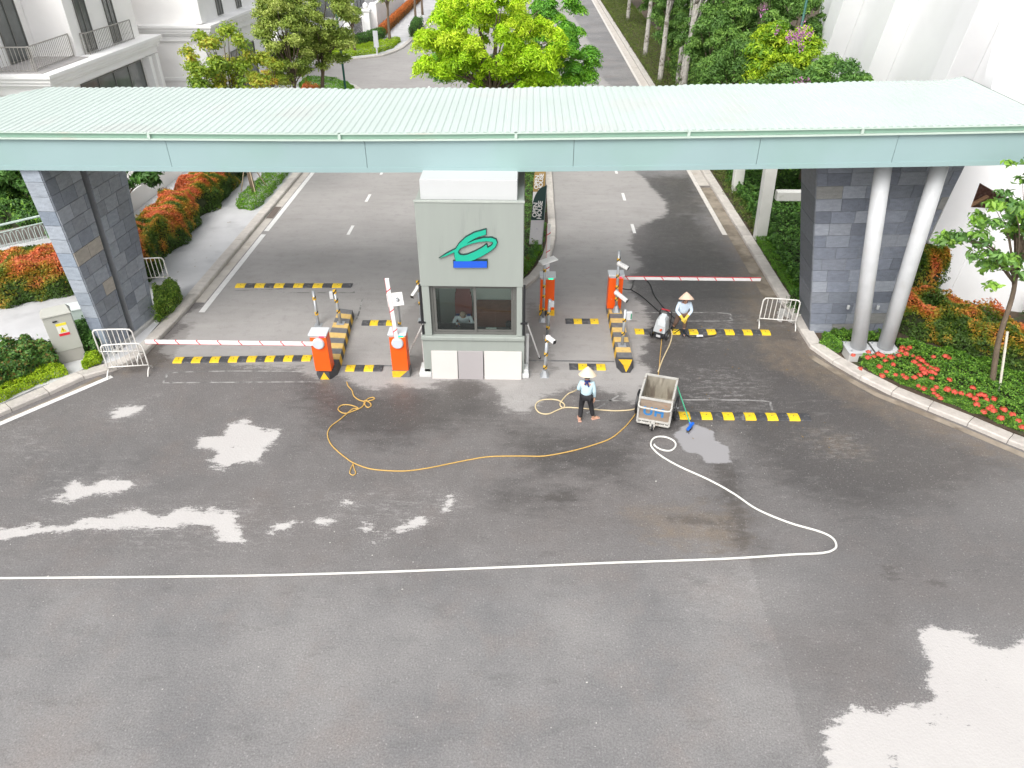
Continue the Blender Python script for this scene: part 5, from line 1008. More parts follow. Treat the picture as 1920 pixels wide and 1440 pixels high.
hose('hose', [(1198,765),(1178,769),(1150,770),(1120,768),(1085,765),(1060,764),(1045,769),(1028,776),(1012,774),(1004,764),(1008,754),(1022,749),(1045,750),(1058,758),(1056,765),(1050,758),(1056,748),(1066,738),(1078,733,.3),(1084,728,.7),(1090,722,.85),(1100,720,.85),(1112,724,.5),(1114,731,.2),(1108,737),(1100,741)], .018, CREAM, 'cream hose looped round the walking woman and running to the cart', 'hose')
hose('hose', [(1258,618,.1),(1260,628),(1256,645),(1248,662),(1240,680),(1234,697)], .02, CREAM, 'cream hose running from the pressure washer to the top of the cart', 'hose'); hose('hose', [(1239,612,.3),(1241,625,.05),(1240,645),(1238,665),(1236,690),(1234,705)], .014, ROPE, 'yellow hose plugged into the front of the pressure washer', 'hose')
hose('hose', [(-260,1086),(0,1084),(240,1082),(480,1079),(700,1073),(960,1063),(1150,1055),(1300,1050),(1390,1046),(1480,1040),(1540,1037),(1562,1031),(1568,1022),(1560,1008),(1535,996),(1480,980),(1420,955),(1375,925),(1330,900),(1275,875),(1240,855),(1222,838),(1222,826),(1232,819),(1250,820),(1265,828),(1266,838),(1256,845),(1240,843),(1228,836),(1227,833)], .024, WHT, 'long white hose sweeping across the whole street with a coil before the cart', 'hose')
CBL = mat('black_cable', (.018,.018,.02), .5)
hose('cable', [(1166,541),(1180,543),(1186,538),(1187,528),(1191,524)], .014, CBL, 'short black cable curling up to the lowered right barrier arm', 'cable'); hose('cable', [(1183,543),(1200,553),(1220,570),(1240,588),(1262,607),(1266,612,.2)], .016, CBL, 'black cable running straight to the boots of the gloved worker', 'cable')
hose('cable', [(1211,524),(1220,535),(1226,552),(1238,569),(1252,585),(1265,597),(1272,603,.15)], .016, CBL, 'black cable curving from under the right barrier arm to the gloved worker', 'cable'); hose('cable', [(1250,615,.08),(1262,625),(1275,618,.3),(1280,622),(1292,632),(1305,632)], .014, CBL, 'black cable joining the pressure washer to the spray lance', 'cable')
# ================================================================ BANNERS
def banner(base, h, label, cols, txt, lean, w0=.48):
    r_ = thing('feather_banner', base, label, 'banner', 'open house banners'); x, y, z = base
    hh = h; n = 12; X0 = -.04
    def edge(t): return X0+w0*(1 if t < .72 else math.sqrt(max(0, 1-((t-.72)/.28)**2)))
    for (t0, t1, mt_) in cols:
        mb = MB(); vs = []; k = 14
        for i in range(k+1):
            t = t0+(t1-t0)*i/k; zz = z+.35+hh*t; xx = x+lean*t; vs += [(xx+edge_l(t, w0), y+.02*math.sin(t*7), zz), (xx+w0, y+.02*math.sin(t*7)+.012, zz)]
        mb.add(vs, [(2*i, 2*i+1, 2*i+3, 2*i+2) for i in range(k)]); o = build('flag_panel', mb, mt_, r_, fixn=False); s = o.modifiers.new('t', 'SOLIDIFY'); s.thickness = .004
    build('mast', MB().tube([(x+w0,y,z),(x+w0+lean,y,z+.36+hh)], .012, 6), GALV, r_); build('ground_stake', MB().tube([(x+w0,y,z-.1),(x+w0,y,z+.1)], .02, 6), BLACK, r_)
    t_ = text_obj('lettering', ' OPEN\nHOUSE', .225, mat('banner_white', (.8,.79,.77), .7, 1, .02), r_, (w0*.42+lean*.5, -.05, .35+hh*.45), (math.pi/2, math.radians(-90+4), 0), .002, .006, .95, .78); t_.rotation_euler = Euler((math.pi/2, 0, 0)).to_matrix().to_4x4().to_euler()
    t_.rotation_euler = (Matrix.Rotation(math.radians(-86), 4, 'Y') @ Matrix.Rotation(math.pi/2, 4, 'X')).to_euler(); return r_
def edge_l(t, w0): return 0 if t < .62 else w0*(1-math.sqrt(max(0, 1-((t-.62)/.38)**2)))
BWH = mat('banner_lower', (.66,.64,.66), .8, 9, .05, alt=(.5,.48,.52), altscale=9, altth=.6)
banner((.02, 25.95, .12), 2.30, 'feather banner with white words on a dark green top standing in the median planting', [(0,.42,BWH), (.42,1,mat('banner_dark', (.022,.055,.05), .7, 1, .03))], 'OPEN\nHOUSE', .14)
banner((.12, 28.9, .12), 2.45, 'feather banner with white words on a gold top just behind the dark one', [(0,.42,BWH), (.42,1,mat('banner_gold', (.38,.25,.09), .7, 1, .03))], 'OPEN\nHOUSE', .08)
# ================================================================ VILLAS (left)
CORN = mat('villa_trim', (.90,.89,.875), .8, 1, .03)
def wallbox(nm, par, *a, m=WHITE): return build(nm, MB().box(*a), m, par)
def window(par, x, y0, y1, z0, z1, face='x', n=2, fm=DARKF):
    """glazed opening on a wall facing +x (face x) or -y (face y; then y0,y1 are x0,x1 and x is y)"""
    mb = MB(); g = MB(); t = .06
    def bx(m_, a0, a1, d0, d1, c0, c1):
        if face == 'x': m_.box(x+d0, x+d1, a0, a1, c0, c1)
        else: m_.box(a0, a1, x-d1, x-d0, c0, c1)
    bx(mb, y0, y1, .01, .07, z0, z0+t); bx(mb, y0, y1, .01, .07, z1-t, z1); bx(mb, y0, y0+t, .01, .07, z0+t, z1-t); bx(mb, y1-t, y1, .01, .07, z0+t, z1-t)
    for k in range(1, n): c = y0+(y1-y0)*k/n; bx(mb, c-t/2, c+t/2, .01, .07, z0+t, z1-t)
    o = build('window', mb, fm, par); bx(g, y0+t, y1-t, .02, .03, z0+t, z1-t); build('pane', g, mat('dark_pane', (.13,.14,.135), .08, .8, .3, spec=.6), o); return o
va = thing('villa', (-23, 38, 0), 'white villa with dark tall windows and iron balcony rails at the top left', 'house')
wallbox('lower_wall', va, -30, -21.75, 33.9, 44.4, 0, 4.2)
build('upper_wall', MB().box(-30, -24.0, 30.0, 37.68, 5.0, 11).box(-30, -22.05, 37.7, 44.3, 5.0, 11), WHITE, va)
def cornice(par, x1, y0, y1, zt, xr=-34, steps=((0,.0,.16),(.10,.163,.34),(.18,.343,.48),(.34,.483,.62),(.40,.623,.9))):
    for i, (ins, a, b) in enumerate(steps): build('cornice', MB().box(xr, x1-ins, y0+ins, y1-ins*.3, zt-b, zt-a), CORN, par, bevel=.02)
cornice(va, -20.98, 33.2, 44.7, 5.0)
build('balcony_floor', MB().box(-29.9, -21.5, 33.6, 37.6, 5.001, 5.03), mat('balcony_tiles', (.42,.40,.39), .8, 2, .1), va)
for y0, y1 in ((38.55,39.55),(41.25,42.15)): window(va, -22.05, y0, y1, 5.05, 8.4, 'x', 2)
window(va, -24.0, 35.4, 37.1, 5.05, 8.2, 'x', 2)
window(va, -21.75, 36.6, 43.0, 2.0, 3.95, 'x', 4); 
for y in (43.2, 44.05): build('column', MB().box(-21.72,-21.3,y,y+.34,0,4.06), CORN, va, bevel=.02)
IRON = mat('balcony_iron', (.33,.315,.29), .6, 5, .1)
def rail(par, p0, p1, z0, h, step=.16, name='balcony_rail', mt=IRON, orn=True):
    p0, p1 = Vector((*p0, z0)), Vector((*p1, z0)); n = max(2, int((p1-p0).length/step)); mb = MB()
    U = Vector((0,0,h)); mb.tube([p0+U, p1+U], .028, 6); mb.tube([p0+U*.06, p1+U*.06], .018, 6)
    o = build(name, mb, mt, par)
    for k in range(n+1):
        q = p0.lerp(p1, k/n); b = MB().tube([q, q+U], .013 if 0 < k < n else .03, 5)
        if orn and 0 < k < n and k % 2: b.lathe([(.0,0),(.03,.05),(.0,.1)], tuple(q+U*.35), 6)
        build('baluster', b, mt, o)
rail(va, (-23.9,33.75), (-21.9,33.9), 5.03, 1.0); rail(va, (-22.0,33.9), (-22.2,37.6), 5.03, 1.0); rail(va, (-27,33.7), (-24,33.75), 5.03, 1.0)
rail(va, (-21.75,38.3), (-21.75,43.0), 5.0, .95); rail(va, (-22.0,38.3), (-21.76,38.3), 5.0, .95)
vb = thing('villa', (-22, 50, 0), 'white villa with plain mouldings and tall windows beyond the balconied one', 'house')
wallbox('wall', vb, -36, -19.3, 46.3, 58, 0, 12); cornice(vb, -18.5, 45.75, 58.5, 5.3); build('plinth_band', MB().box(-36, -19.2, 46.18, 58.1, 2.2, 2.4), CORN, vb, bevel=.02); build('pilaster', MB().box(-19.6,-19.1,46.1,46.8,5.35,12), CORN, vb, bevel=.02); build('pilaster', MB().box(-24.4,-23.9,46.1,46.7,5.35,12), CORN, vb, bevel=.02)
for y0 in (49.2, 52.6): window(vb, -19.3, y0, y0+.9, 5.4, 8.5, 'x', 2)
window(vb, -19.3, 50.0, 54.5, .5, 3.2, 'x', 3)
vc = thing('villa', (-24, 68, 0), 'white villa with a grey recessed doorway behind the far planted corner', 'house')
wallbox('wall', vc, -38, -22.5, 70, 82, 0, 12); window(vc, 70, -27, -24.5, .2, 4.2, 'y', 3); window(vc, -22.5, 73, 77, .2, 3.4, 'x', 3); cornice(vc, -21.9, 69.5, 82.5, 5.2, xr=-38)
vd = thing('villa', (-23, 98, 0), 'white villa farthest up the side of the road behind the orange hedge', 'house')
wallbox('wall', vd, -40, -20.5, 90, 118, 0, 12); cornice(vd, -19.9, 89.5, 118.5, 5.2, xr=-40); window(vd, 90, -25, -22, .2, 3.6, 'y', 3); window(vd, -20.5, 93, 99, .5, 3.4, 'x', 3)
# villa gates on the far side
def gatepost(x, y, label, h=2.4):
    r_ = thing('gate_post', (x, y, 0), label, 'gate post', 'white gate posts with ball tops')
    build('shaft', MB().box(x-.35,x+.35,y-.35,y+.35,.1,h), CORN, r_, bevel=.02); build('capital', MB().box(x-.45,x+.45,y-.45,y+.45,h+.002,h+.14), CORN, r_, bevel=.02)
    build('ball', MB().lathe([(.05,0),(.12,.05),(.25,.18),(.28,.33),(.22,.5),(.02,.62)], (x,y,h+.14), 14), CORN, r_, smooth=True)
gatepost(-16.4,71.6,'white gate post with a ball top nearest the planted corner'); gatepost(-15.8,76.8,'white gate post with a ball top beside the orange hedge'); gatepost(-22.6,62.9,'white gate post with a ball top behind the olive green trees', 2.8)
gw = thing('garden_wall', (-17, 85, 0), 'white garden wall behind the long orange hedge', 'wall')
build('wall_body', MB().box(-16.6,-16.3,77.3,104,.1,2.1), WHITE, gw); build('coping', MB().box(-16.7,-16.2,77.25,104.05,2.103,2.2), CORN, gw, bevel=.02); build('wall_body', MB().box(-16.3,-15.6,81,82,.1,2.6), CORN, gw)
ig = thing('iron_gate', (-16.1, 74.2, .1), 'dark iron gate between the two white gate posts', 'gate')
for k in range(22): y = 72.1+k*.2; build('bar', MB().box(-16.2,-16.17,y,y+.03,.15,1.9), BLACK, ig)
build('gate_rail', MB().box(-16.21,-16.16,72,76.4,.2,.25).box(-16.21,-16.16,72,76.4,1.9,1.95), BLACK, ig)
lw = thing('garden_wall', (-18, 35.5, 0), 'low white wall of the villa garden seen over the clipped orange hedge', 'wall')
build('wall_body', MB().box(-19.6,-16.2,35.45,35.7,.0,2.3).box(-17.4,-17.15,29.2,35.44,.0,.9), WHITE, lw)
st = thing('garden_railing', (-18.2, 32, .6), 'grey stair railing behind the clipped hedge beside the pink flowering shrub', 'railing')
rail(st, (-18.6,29.0), (-17.1,33.5), .9, .9, .14, 'rail', ALU, False); rail(st, (-19.4,31.0), (-17.8,34.8), 1.0, .9, .14, 'rail', ALU, False)
build('steps', MB().box(-20,-17.5,29.5,35.4,0,.5), CONC, st)
rl = thing('garden_railing', (-20, 26, .5), 'pale green handrail with hooped bars behind the orange hedge at the left edge', 'railing')
GRNW = mat('green_white_paint', (.50,.60,.55), .5); R0, R1 = onX(-60,436,-21.2), onX(100,399,-18.9)
build('handrail', MB().tube([R0, R1], .045, 8), GRNW, rl); dn = Vector((0,0,-.28)); build('lower_rail', MB().tube([R0+dn, R1+dn], .025, 8), GRNW, rl)
for k in range(14):
    a = R0.lerp(R1, k/14)+dn; b = R0.lerp(R1, (k+.6)/14)+dn; build('hoop', MB().tube(polyline([a+Vector((0,0,-.9)), a+Vector((0,0,-.2)), a.lerp(b,.5)+Vector((0,0,-.06)), b+Vector((0,0,-.2)), b+Vector((0,0,-.9))], 3), .014, 5), GRNW, rl)
gl = thing('garden_wall', (-20, 25.9, 0), 'grey low wall behind the orange hedge under the pale green handrail', 'wall')
build('wall_body', MB().prism([(R0.x-.1,R0.y+.35),(R1.x,R1.y+.35),(R1.x,R1.y+.55),(R0.x-.1,R0.y+.55)], 0, .62), mat('brown_grey_wall', (.27,.23,.21), .85, 3, .15, .3, 30), gl)
# ================================================================ WHITE BUILDING (right)
wb_ = thing('white_building', (18, 27, 0), 'smooth white sculptural building with raking fins behind the right end of the canopy', 'building')
build('side_wall', MB().box(16.2,30,23.2,46,0,13), WHITEC, wb_)
for i, (y0, y1, t0, t1) in enumerate(((35.7,37.3,34.3,35.6),(28.9,30.1,28.3,29.3),(41.5,43.0,39.5,41.0))):
    build('raking_fin', MB().hexa([(15.2,y0+1.2,0),(16.195,y0+1.2,0),(16.195,y1+1.2,0),(15.2,y1+1.2,0)], [(15.2,t0-1.2,12.5),(16.195,t0-1.2,12.5),(16.195,t1-1.2,12.5),(15.2,t1-1.2,12.5)]), WHITEC, wb_, bevel=.03)
0 and build('curved_buttress', MB().hexa([(15.0,25.0,5.2),(16.19,25.0,5.2),(16.19,27.9,5.2),(15.0,27.9,5.2)], [(15.0,24.6,12),(16.19,24.6,12),(16.19,28.0,12),(15.0,28.0,12)]), WHITEC, wb_, bevel=.15)
fo = [onY(*p, 22.5) for p in ((1809,309),(1741,453),(1761,482),(1752,575))]; outl = [(13.0,12),(fo[0].x-.0,6.6),(fo[0].x,fo[0].z),(fo[1].x,fo[1].z),(fo[2].x,fo[2].z),(fo[3].x,-.1),(24,-.1),(24,12)]
ho = [onY(*p, 22.5) for p in ((1837,343),(1945,405),(1835,399),(1820,389))]
plate('front_wall', outl, [[(q.x,q.z) for q in ho]], 22.75, .5, WHITEC, WHITEC, wb_)
# battered base swelling towards the street
bs = MB(); n = 12
for k in range(n):
    a0, a1 = k/n, (k+1)/n
    def prof_(t): return 14.3+t*7.5, 22.46-.95*math.sin(min(1, t*3.2)*math.pi*.5)
    (xa, ya), (xb, yb) = prof_(a0), prof_(a1); bs.hexa([(xa,ya,.0),(xb,yb,.0),(xb,22.48,.0),(xa,22.48,.0)], [(xa+.15,ya+.15,2.7),(xb+.15,yb+.15,2.7),(xb+.15,22.48,2.9),(xa+.15,22.48,2.9)])
build('battered_base', bs, WHITEC, wb_, smooth=False)
for z in (5.0, 5.45): build('ledge', MB().box(16.2,24,22.2,22.49,z,z+.22), WHITEC, wb_, bevel=.02)
build('recess_wall', MB().box(13.6,18,24.0,24.2,2.2,5.2), mat('rough_brick', (.20,.10,.075), .9, 14, .35, .8, 20, alt=(.32,.22,.17), altscale=6), wb_)
br2 = MATS['rough_brick']
for i in range(9):
    for j in range(11):
        x = 13.9+j*.25+(i % 2)*.12; build('brick', MB().box(x, x+.235, 23.975, 23.998, 2.9+i*.15, 3.035+i*.15), br2, wb_)
build('timber', MB().beam((14.2,23.3,2.95),(15.0,23.5,3.35),.12,.06), mat('raw_timber', (.42,.24,.13), .8, 6, .2), wb_)
# leaning pergola frame in the right planting
pg_ = thing('pergola_frame', (9.4, 27.6, 0), 'white leaning frame with one crossbar standing in the planting right of the road', 'frame')
b0, b1_ = Vector((9.25,27.6,.0)), onY(1447,300,27.6); d_ = (b1_-b0).normalized(); tp_ = b0+d_*4.3
build('leaning_post', MB().beam(b0, tp_, .44, .40, up=(0,1,0)), mat('pergola_white', (.66,.66,.62), .8, 2, .08, alt=(.5,.5,.44), altscale=3, altth=.66), pg_, bevel=.02)
q0 = onY(1455,366,27.6); build('crossbar', MB().beam(q0, q0+Vector((4.2,0,-.0)), .35, .36, up=(0,1,0)), MATS['pergola_white'], pg_, bevel=.02); build('leaning_post', MB().beam(Vector((14.2,27.6,0)), Vector((13.3,27.6,4.3)), .44, .40, up=(0,1,0)), MATS['pergola_white'], pg_, bevel=.02)
pg2 = copytree(pg_); pg2.location = Vector(pg_.location)+Vector((.35,5.5,0)); pg2['label'] = 'white leaning frame with one crossbar deeper in the trees right of the road'
for p in (pg_, pg2): p['group'] = 'white leaning frames in the planting'
# lamp posts
LG_ = mat('dark_green_paint', (.01,.095,.07), .4, 3, .1)
def lamp(x, y, h, label):
    r_ = thing('street_lamp', (x, y, 0), label, 'street lamp', 'dark green street lamps')
    build('post', MB().tube([(x,y,.1),(x,y,.9),(x,y,.95),(x,y,h)], [.11,.10,.075,.055], 12), LG_, r_, smooth=True); build('collar', MB().lathe([(.085,0),(.085,.06)], (x,y,3.0), 12), LG_, r_)
    build('arm', MB().tube(polyline([(x,y,h-.1),(x+.3,y,h+.25),(x+1.2,y,h+.3)], 4), .04, 8), LG_, r_); build('lamp_head', MB().hexa([(x+1.1,y-.1,h+.26),(x+1.8,y-.13,h+.28),(x+1.8,y+.13,h+.28),(x+1.1,y+.1,h+.26)], [(x+1.1,y-.08,h+.36),(x+1.75,y-.1,h+.36),(x+1.75,y+.1,h+.36),(x+1.1,y+.08,h+.36)]), LG_, r_)
lamp(-12.05, 49.6, 8.5, 'dark green street lamp on the footway corner left of the canopy middle'); lamp(13.35, 40, 9.5, 'dark green street lamp rising out of the trees before the white building')
sb = thing('info_sign', (-13.3, 67.6, .12), 'slim grey metal sign standing in the far planted corner', 'sign'); build('sign_panel', MB().box(-13.5,-13.1,67.55,67.65,.7,2.0), ALU, sb); build('sign_post', MB().box(-13.36,-13.24,67.56,67.64,.12,.698), ALU, sb)
# white car glimpsed among the trees
cr = thing('parked_car', (-19.6, 61.5, 0), 'white car parked in the side street behind the trees', 'car'); CX, CY = -19.6, 61.6
prof_c = [(-2.2,.35),(-2.2,.8),(-1.5,.95),(-.9,1.42),(.8,1.45),(1.5,1.0),(2.2,.85),(2.25,.35)]
def carshape(m_, P_, y0, y1, inset=0): m_.hexa([(CX+x, y0, z) for x, z in P_], [(CX+x, y1, z) for x, z in P_])
m1 = MB(); carshape(m1, prof_c, CY-.85, CY+.85); build('body', m1, mat('white_car_paint', (.78,.78,.78), .25, 1, .02), cr, bevel=.06)
for x in (-1.35, 1.4):
    for y in (-.86, .86): w1 = build('wheel', MB().lathe([(.3,-.1),(.33,-.08),(.33,.08),(.3,.1)], (CX+x,CY+y,.33), 20, axis='y'), BLACK, cr); build('rim', MB().lathe([(.2,-.11),(.2,.11)], (CX+x,CY+y,.33), 14, axis='y'), GALV, w1)
build('windscreen', MB().add([(CX-1.46,CY-.72,.975),(CX-.93,CY-.66,1.40),(CX-.93,CY+.66,1.40),(CX-1.46,CY+.72,.975)], [(0,1,2,3)]), GLASSD, cr).location.z = .02
for s in (-1, 1): build('side_window', MB().box(CX-.9,CX+.9,CY+s*.862-.004,CY+s*.862+.004,1.0,1.36), BLACK, cr)

# ================================================================ PLANTING
PHO = [(.05,.10,.014), (.09,.15,.016), (.19,.19,.018), (.38,.23,.025), (.50,.19,.045), (.54,.155,.06)]   # photinia from old green to new red growth
DGR = [(.032,.080,.018), (.050,.125,.025), (.075,.18,.032), (.11,.23,.045)]
BGR = [(.05,.13,.012), (.09,.22,.02), (.15,.31,.02), (.22,.38,.03)]
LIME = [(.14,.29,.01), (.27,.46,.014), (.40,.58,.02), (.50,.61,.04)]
YGR = [(.16,.28,.01), (.27,.40,.012), (.37,.48,.02)]
def photone(lo=.0, pw=1.0, sd=3, yl=0.0):
    def f(p, rel):
        m = noise3(p, 4.2, sd); m2 = noise3(p, 1.7, sd+9)
        return np.clip((rel-.30)*.95+(m-.5)*1.15+(m2-.5)*.6+lo+rng.normal(0, .12, len(p)), 0, 1)
    return f
def mk(nm, lab, cat, poly, z0, h, n, size, pal, group=None, core=True, **k):
    c = np.mean(np.array(poly), 0); r_ = thing(nm, (c[0], c[1], z0), lab, cat, group)
    ins_ = k.pop('inset', .30)
    if core: corebox(poly, z0, h*.80, r_, inset=ins_)
    hedge(poly, z0, h, n, size, pal, r_, **k); return r_
mk('hedge', 'large orange and gold clipped hedge left of the tapering pier', 'hedge', [(-21.5,18.3),(-17.45,20.9),(-15.75,21.95),(-14.75,22.35),(-14.75,23.6),(-16.5,23.9),(-22.5,20.5)], .12, 1.35, 60000, .085, PHO, lump=.14, tonefn=photone(.16, sd=4))
mk('hedge', 'long clipped hedge with orange tops along the left footway, running back from the pier', 'hedge', [(-13.35,22.1),(-13.55,24.4),(-13.75,25.2),(-13.45,26.4),(-13.75,28.3),(-13.95,29.2),(-13.6,30.5),(-13.75,33),(-13.95,34.6),(-13.7,38),(-15.0,38),(-15.2,30),(-14.9,22.2)], .12, 1.35, 84000, .085, PHO, lump=.20, lumps=1.9, tonefn=photone(.10, sd=6))
mk('hedge', 'far part of the footway hedge with an orange clump beneath the olive green trees', 'hedge', [(-13.6,43.5),(-13.6,50),(-15,51),(-15,43.5)], .12, 1.2, 12000, .10, PHO, lump=.22, tonefn=photone(.25, sd=16))
mk('shrub_bed', 'dark green shrubs around the electrical cabinet in the front left planter', 'shrubs', [G2(-330,860,.12), G2(-60,768,.12), G2(0,742,.12), G2(66,712,.12), G2(108,693,.12), G2(125,676,.12), G2(70,667,.12), G2(0,684,.12), G2(-330,790,.12)], .12, .80, 30000, .085, [(.03,.075,.02),(.05,.13,.025),(.085,.19,.035),(.14,.27,.05),(.20,.10,.03)], lump=.16, lumps=.9, aspect=.6)
mk('shrub_bed', 'dark green shrubs squeezed between the electrical cabinet and the left pier', 'shrubs', [G2(150,672,.12), G2(188,666,.12), G2(196,650,.12), G2(180,625,.12), G2(140,640,.12)], .12, .72, 9000, .08, DGR, lump=.15, lumps=.8, aspect=.6)
mk('border_planting', 'low yellow green border along the kerb in front of the cabinet shrubs', 'border plants', [G2(-330,905,.12), G2(0,756,.12), G2(66,724,.12), G2(128,703,.12), G2(118,690,.12), G2(60,706,.12), G2(0,736,.12), G2(-330,870,.12)], .12, .30, 20000, .05, YGR+[(.30,.40,.02)], core=False, lump=.07, lumps=.7)
mk('border_planting', 'small yellow green clump at the foot of the left pier', 'border plants', [G2(158,694,.12), G2(190,682,.12), G2(196,668,.12), G2(165,676,.12)], .12, .32, 3500, .05, YGR, core=False, lump=.07, lumps=.7)
mk('shrub', 'small clipped green shrub on the footway behind the left pier', 'shrub', [G2(299,606,.12), G2(345,566,.12), G2(336,548,.12), G2(292,562,.12)], .12, .62, 9000, .065, [(.05,.10,.015),(.09,.18,.02),(.16,.27,.03),(.24,.30,.05)], lump=.12, lumps=.9)
mk('grass_bed', 'clipped green bed round the staked tree on the left footway', 'plant bed', [(-12.75,30.3),(-12.0,30.2),(-11.86,30.8),(-11.86,50.6),(-12.2,53.0),(-12.8,54.4),(-13.3,53),(-12.9,48),(-12.75,40),(-12.85,34),(-13.0,31.3)], .12, .35, 52000, .06, BGR, core=False, lump=.08, lumps=.8)
mk('plant_bed', 'rounded green corner bed with a lime rim at the end of the left footway', 'plant bed', [(-12.2,51),(-12.3,53.4),(-13.2,55.2),(-14.6,56.4),(-16.6,57),(-16.6,54.5),(-14.5,51)], .12, .40, 16000, .085, BGR, core=False, lump=.08, tonefn=lambda p, r: np.clip(rng.uniform(0, .7, len(p))+.5*(noise3(p, 2, 4)-.5), 0, 1))
mk('plant_bed', 'rounded lime rimmed bed on the far side of the side street', 'plant bed', [(-17.3,66.0),(-15.3,66.6),(-13.4,68.2),(-12.5,70.6),(-12.3,74.5),(-13.3,74.5),(-14.5,71.5),(-17.3,69.5)], .12, .42, 15000, .10, YGR, core=False, lump=.08)
mk('hedge', 'straight clipped orange hedge running up the far left footway', 'hedge', [(-15.0,77.5),(-14.3,77.5),(-14.5,112),(-15.3,112)], .12, 1.0, 26000, .11, [(.16,.10,.015),(.32,.13,.02),(.46,.15,.03),(.50,.17,.05)], lump=.05, tonefn=lambda p, r: np.clip(r*.8+rng.uniform(0, .3, len(p)), 0, 1))
mk('hedge', 'green hedge before the gate of the far villa', 'hedge', [(-16.8,69.6),(-14.8,72.5),(-14.0,76.8),(-15.0,77.2),(-16,73.5),(-17.6,70.5)], .12, .9, 9000, .10, DGR+BGR[:2], lump=.1)
mk('shrub', 'grey green shrub beside the far footway above the big lime tree', 'shrub', [(-11.9,77),(-11.3,77),(-11.3,84),(-12.4,84)], .12, 1.0, 5000, .11, DGR, lump=.15)
# median
mk('median_planting', 'green and red tinged shrubs of the median behind the guard booth', 'shrubs', [(-3.4,22.6),(-.62,23.0),(-.15,24.0),(.2,25.0),(.48,26.3),(.62,28),(.62,37),(-3.4,37)], .12, .52, 46000, .075, DGR+[(.09,.20,.02),(.15,.06,.02)], lump=.14, lumps=.8, tonefn=lambda p, r: np.clip(noise3(p, 5, 2)*.8+rng.uniform(-.1, .35, len(p))*r, 0, 1))
mk('border_planting', 'bright green rim of the median behind the guard booth', 'border plants', [(-.62,23.0),(-.10,23.95),(.26,24.95),(.55,26.2),(.30,26.4),(0,25.2),(-.35,24.2),(-.9,23.2)], .12, .34, 5000, .05, BGR, core=False, lump=.05)
mk('median_planting', 'dark shrubs of the median under the lime green tree', 'shrubs', [(-3.4,37.2),(.62,37.2),(.62,66),(-3.4,66)], .12, .5, 16000, .12, DGR, lump=.14)
# right side
mk('ground_cover', 'glossy dark green ground cover between the right kerb and the pergola frame', 'ground cover', [G2(1512,592,.12), (9.35,23.0),(9.45,26.0),(9.5,35),(14.0,35),(14.5,24.5),(11.8,22.6),(9.0,22.0)], .12, .55, 60000, .11, DGR+[(.10,.22,.03)], lump=.20, lumps=.8, aspect=.55, inset=.3)
mk('border_planting', 'mossy bright green strip along the right kerb', 'border plants', [(9.02,21.8),(9.02,27.5),(9.5,27.5),(9.42,23),(9.3,21.8)], .12, .22, 12000, .045, BGR[:3], core=False, lump=.05, lumps=.6)
mk('ground_cover', 'weedy grass bank between the far right kerb and the pale trunks', 'ground cover', [(9.05,28),(9.05,110),(12.5,110),(12.5,36),(9.6,36),(9.5,28)], .12, .35, 60000, .13, [(.05,.09,.015),(.09,.15,.02),(.14,.20,.03),(.16,.15,.06)], core=False, lump=.18, lumps=1.2, aspect=.2, sidefrac=.2)
fb_poly = [G2(1536,644,.12), G2(1594,678,.12), G2(1660,708,.12), G2(1722,735,.12), G2(1830,777,.12), G2(1925,812,.12), G2(2150,890,.12), G2(2150,800,.12), G2(1925,722,.12), G2(1830,690,.12), G2(1720,660,.12), G2(1640,640,.12), G2(1575,632,.12)]
fb = mk('flower_bed', 'green flower bed with red blossom heads along the curved right kerb', 'flower bed', fb_poly, .12, .42, 62000, .06, [(.04,.10,.015),(.07,.17,.02),(.12,.26,.025),(.19,.34,.04)], lump=.10, lumps=.7, aspect=.55)
# blossom heads
def blossom_mesh(seed):
    r = np.random.default_rng(seed); n = 46; u = r.normal(size=(n,3)); u /= np.linalg.norm(u, axis=1)[:,None]; u[:,2] = np.abs(u[:,2])*.7; vs, fs = [], []
    for i in range(n):
        p = u[i]*.075*r.uniform(.7,1.1); a = np.cross(u[i], r.normal(size=3)); a /= np.linalg.norm(a); b = np.cross(u[i], a); s = .018; k = len(vs); vs += [tuple(p-a*s-b*s), tuple(p+a*s-b*s), tuple(p+a*s+b*s), tuple(p-a*s+b*s)]; fs.append((k,k+1,k+2,k+3))
    me = bpy.data.meshes.new('flower_head'); me.from_pydata(vs, [], fs); me.materials.append(mat('red_blossom', (.72,.12,.075), .6, 20, .25, trans=.2)); return me
BM = [blossom_mesh(i) for i in range(4)]
fpx = [(1626,672),(1640,668),(1646,664),(1655,668),(1662,676),(1672,672),(1684,668),(1690,660),(1700,655),(1706,650),(1697,662),(1712,668),(1722,672),(1716,678),(1728,676),(1674,684),(1690,652),(1663,695),(1652,706),(1680,704),(1692,702),(1699,708),(1722,688),(1730,692),(1738,696),(1745,690),(1748,697),(1733,700),(1724,703),(1716,706),(1750,668),(1771,668),(1778,670),(1746,708),(1754,702),(1722,724),(1730,728),(1748,730),(1756,726),(1752,738),(1758,744),(1764,748),(1778,730),(1790,734),(1804,738),(1818,742),(1824,728),(1830,746),(1834,742),(1840,740),(1844,744),(1850,748),(1862,748),(1830,758),(1846,772),(1852,768),(1858,764),(1862,772),(1882,770),(1876,782),(1900,778),(1908,790),(1918,800),(1600,668),(1612,690),(1630,660),(1780,712),(1650,686),(1738,684),(1756,694)]
for i, (x, y) in enumerate(fpx):
    p = G(x+random.uniform(-2,2), y+random.uniform(-2,2), .56); o = bpy.data.objects.new('flower_head', BM[i % 4]); COL.objects.link(o); o.parent = fb; o.location = p-wloc(fb); s = random.uniform(.8,1.35); o.scale = (s,s,s); o.rotation_euler = (0,0,random.uniform(0,6))
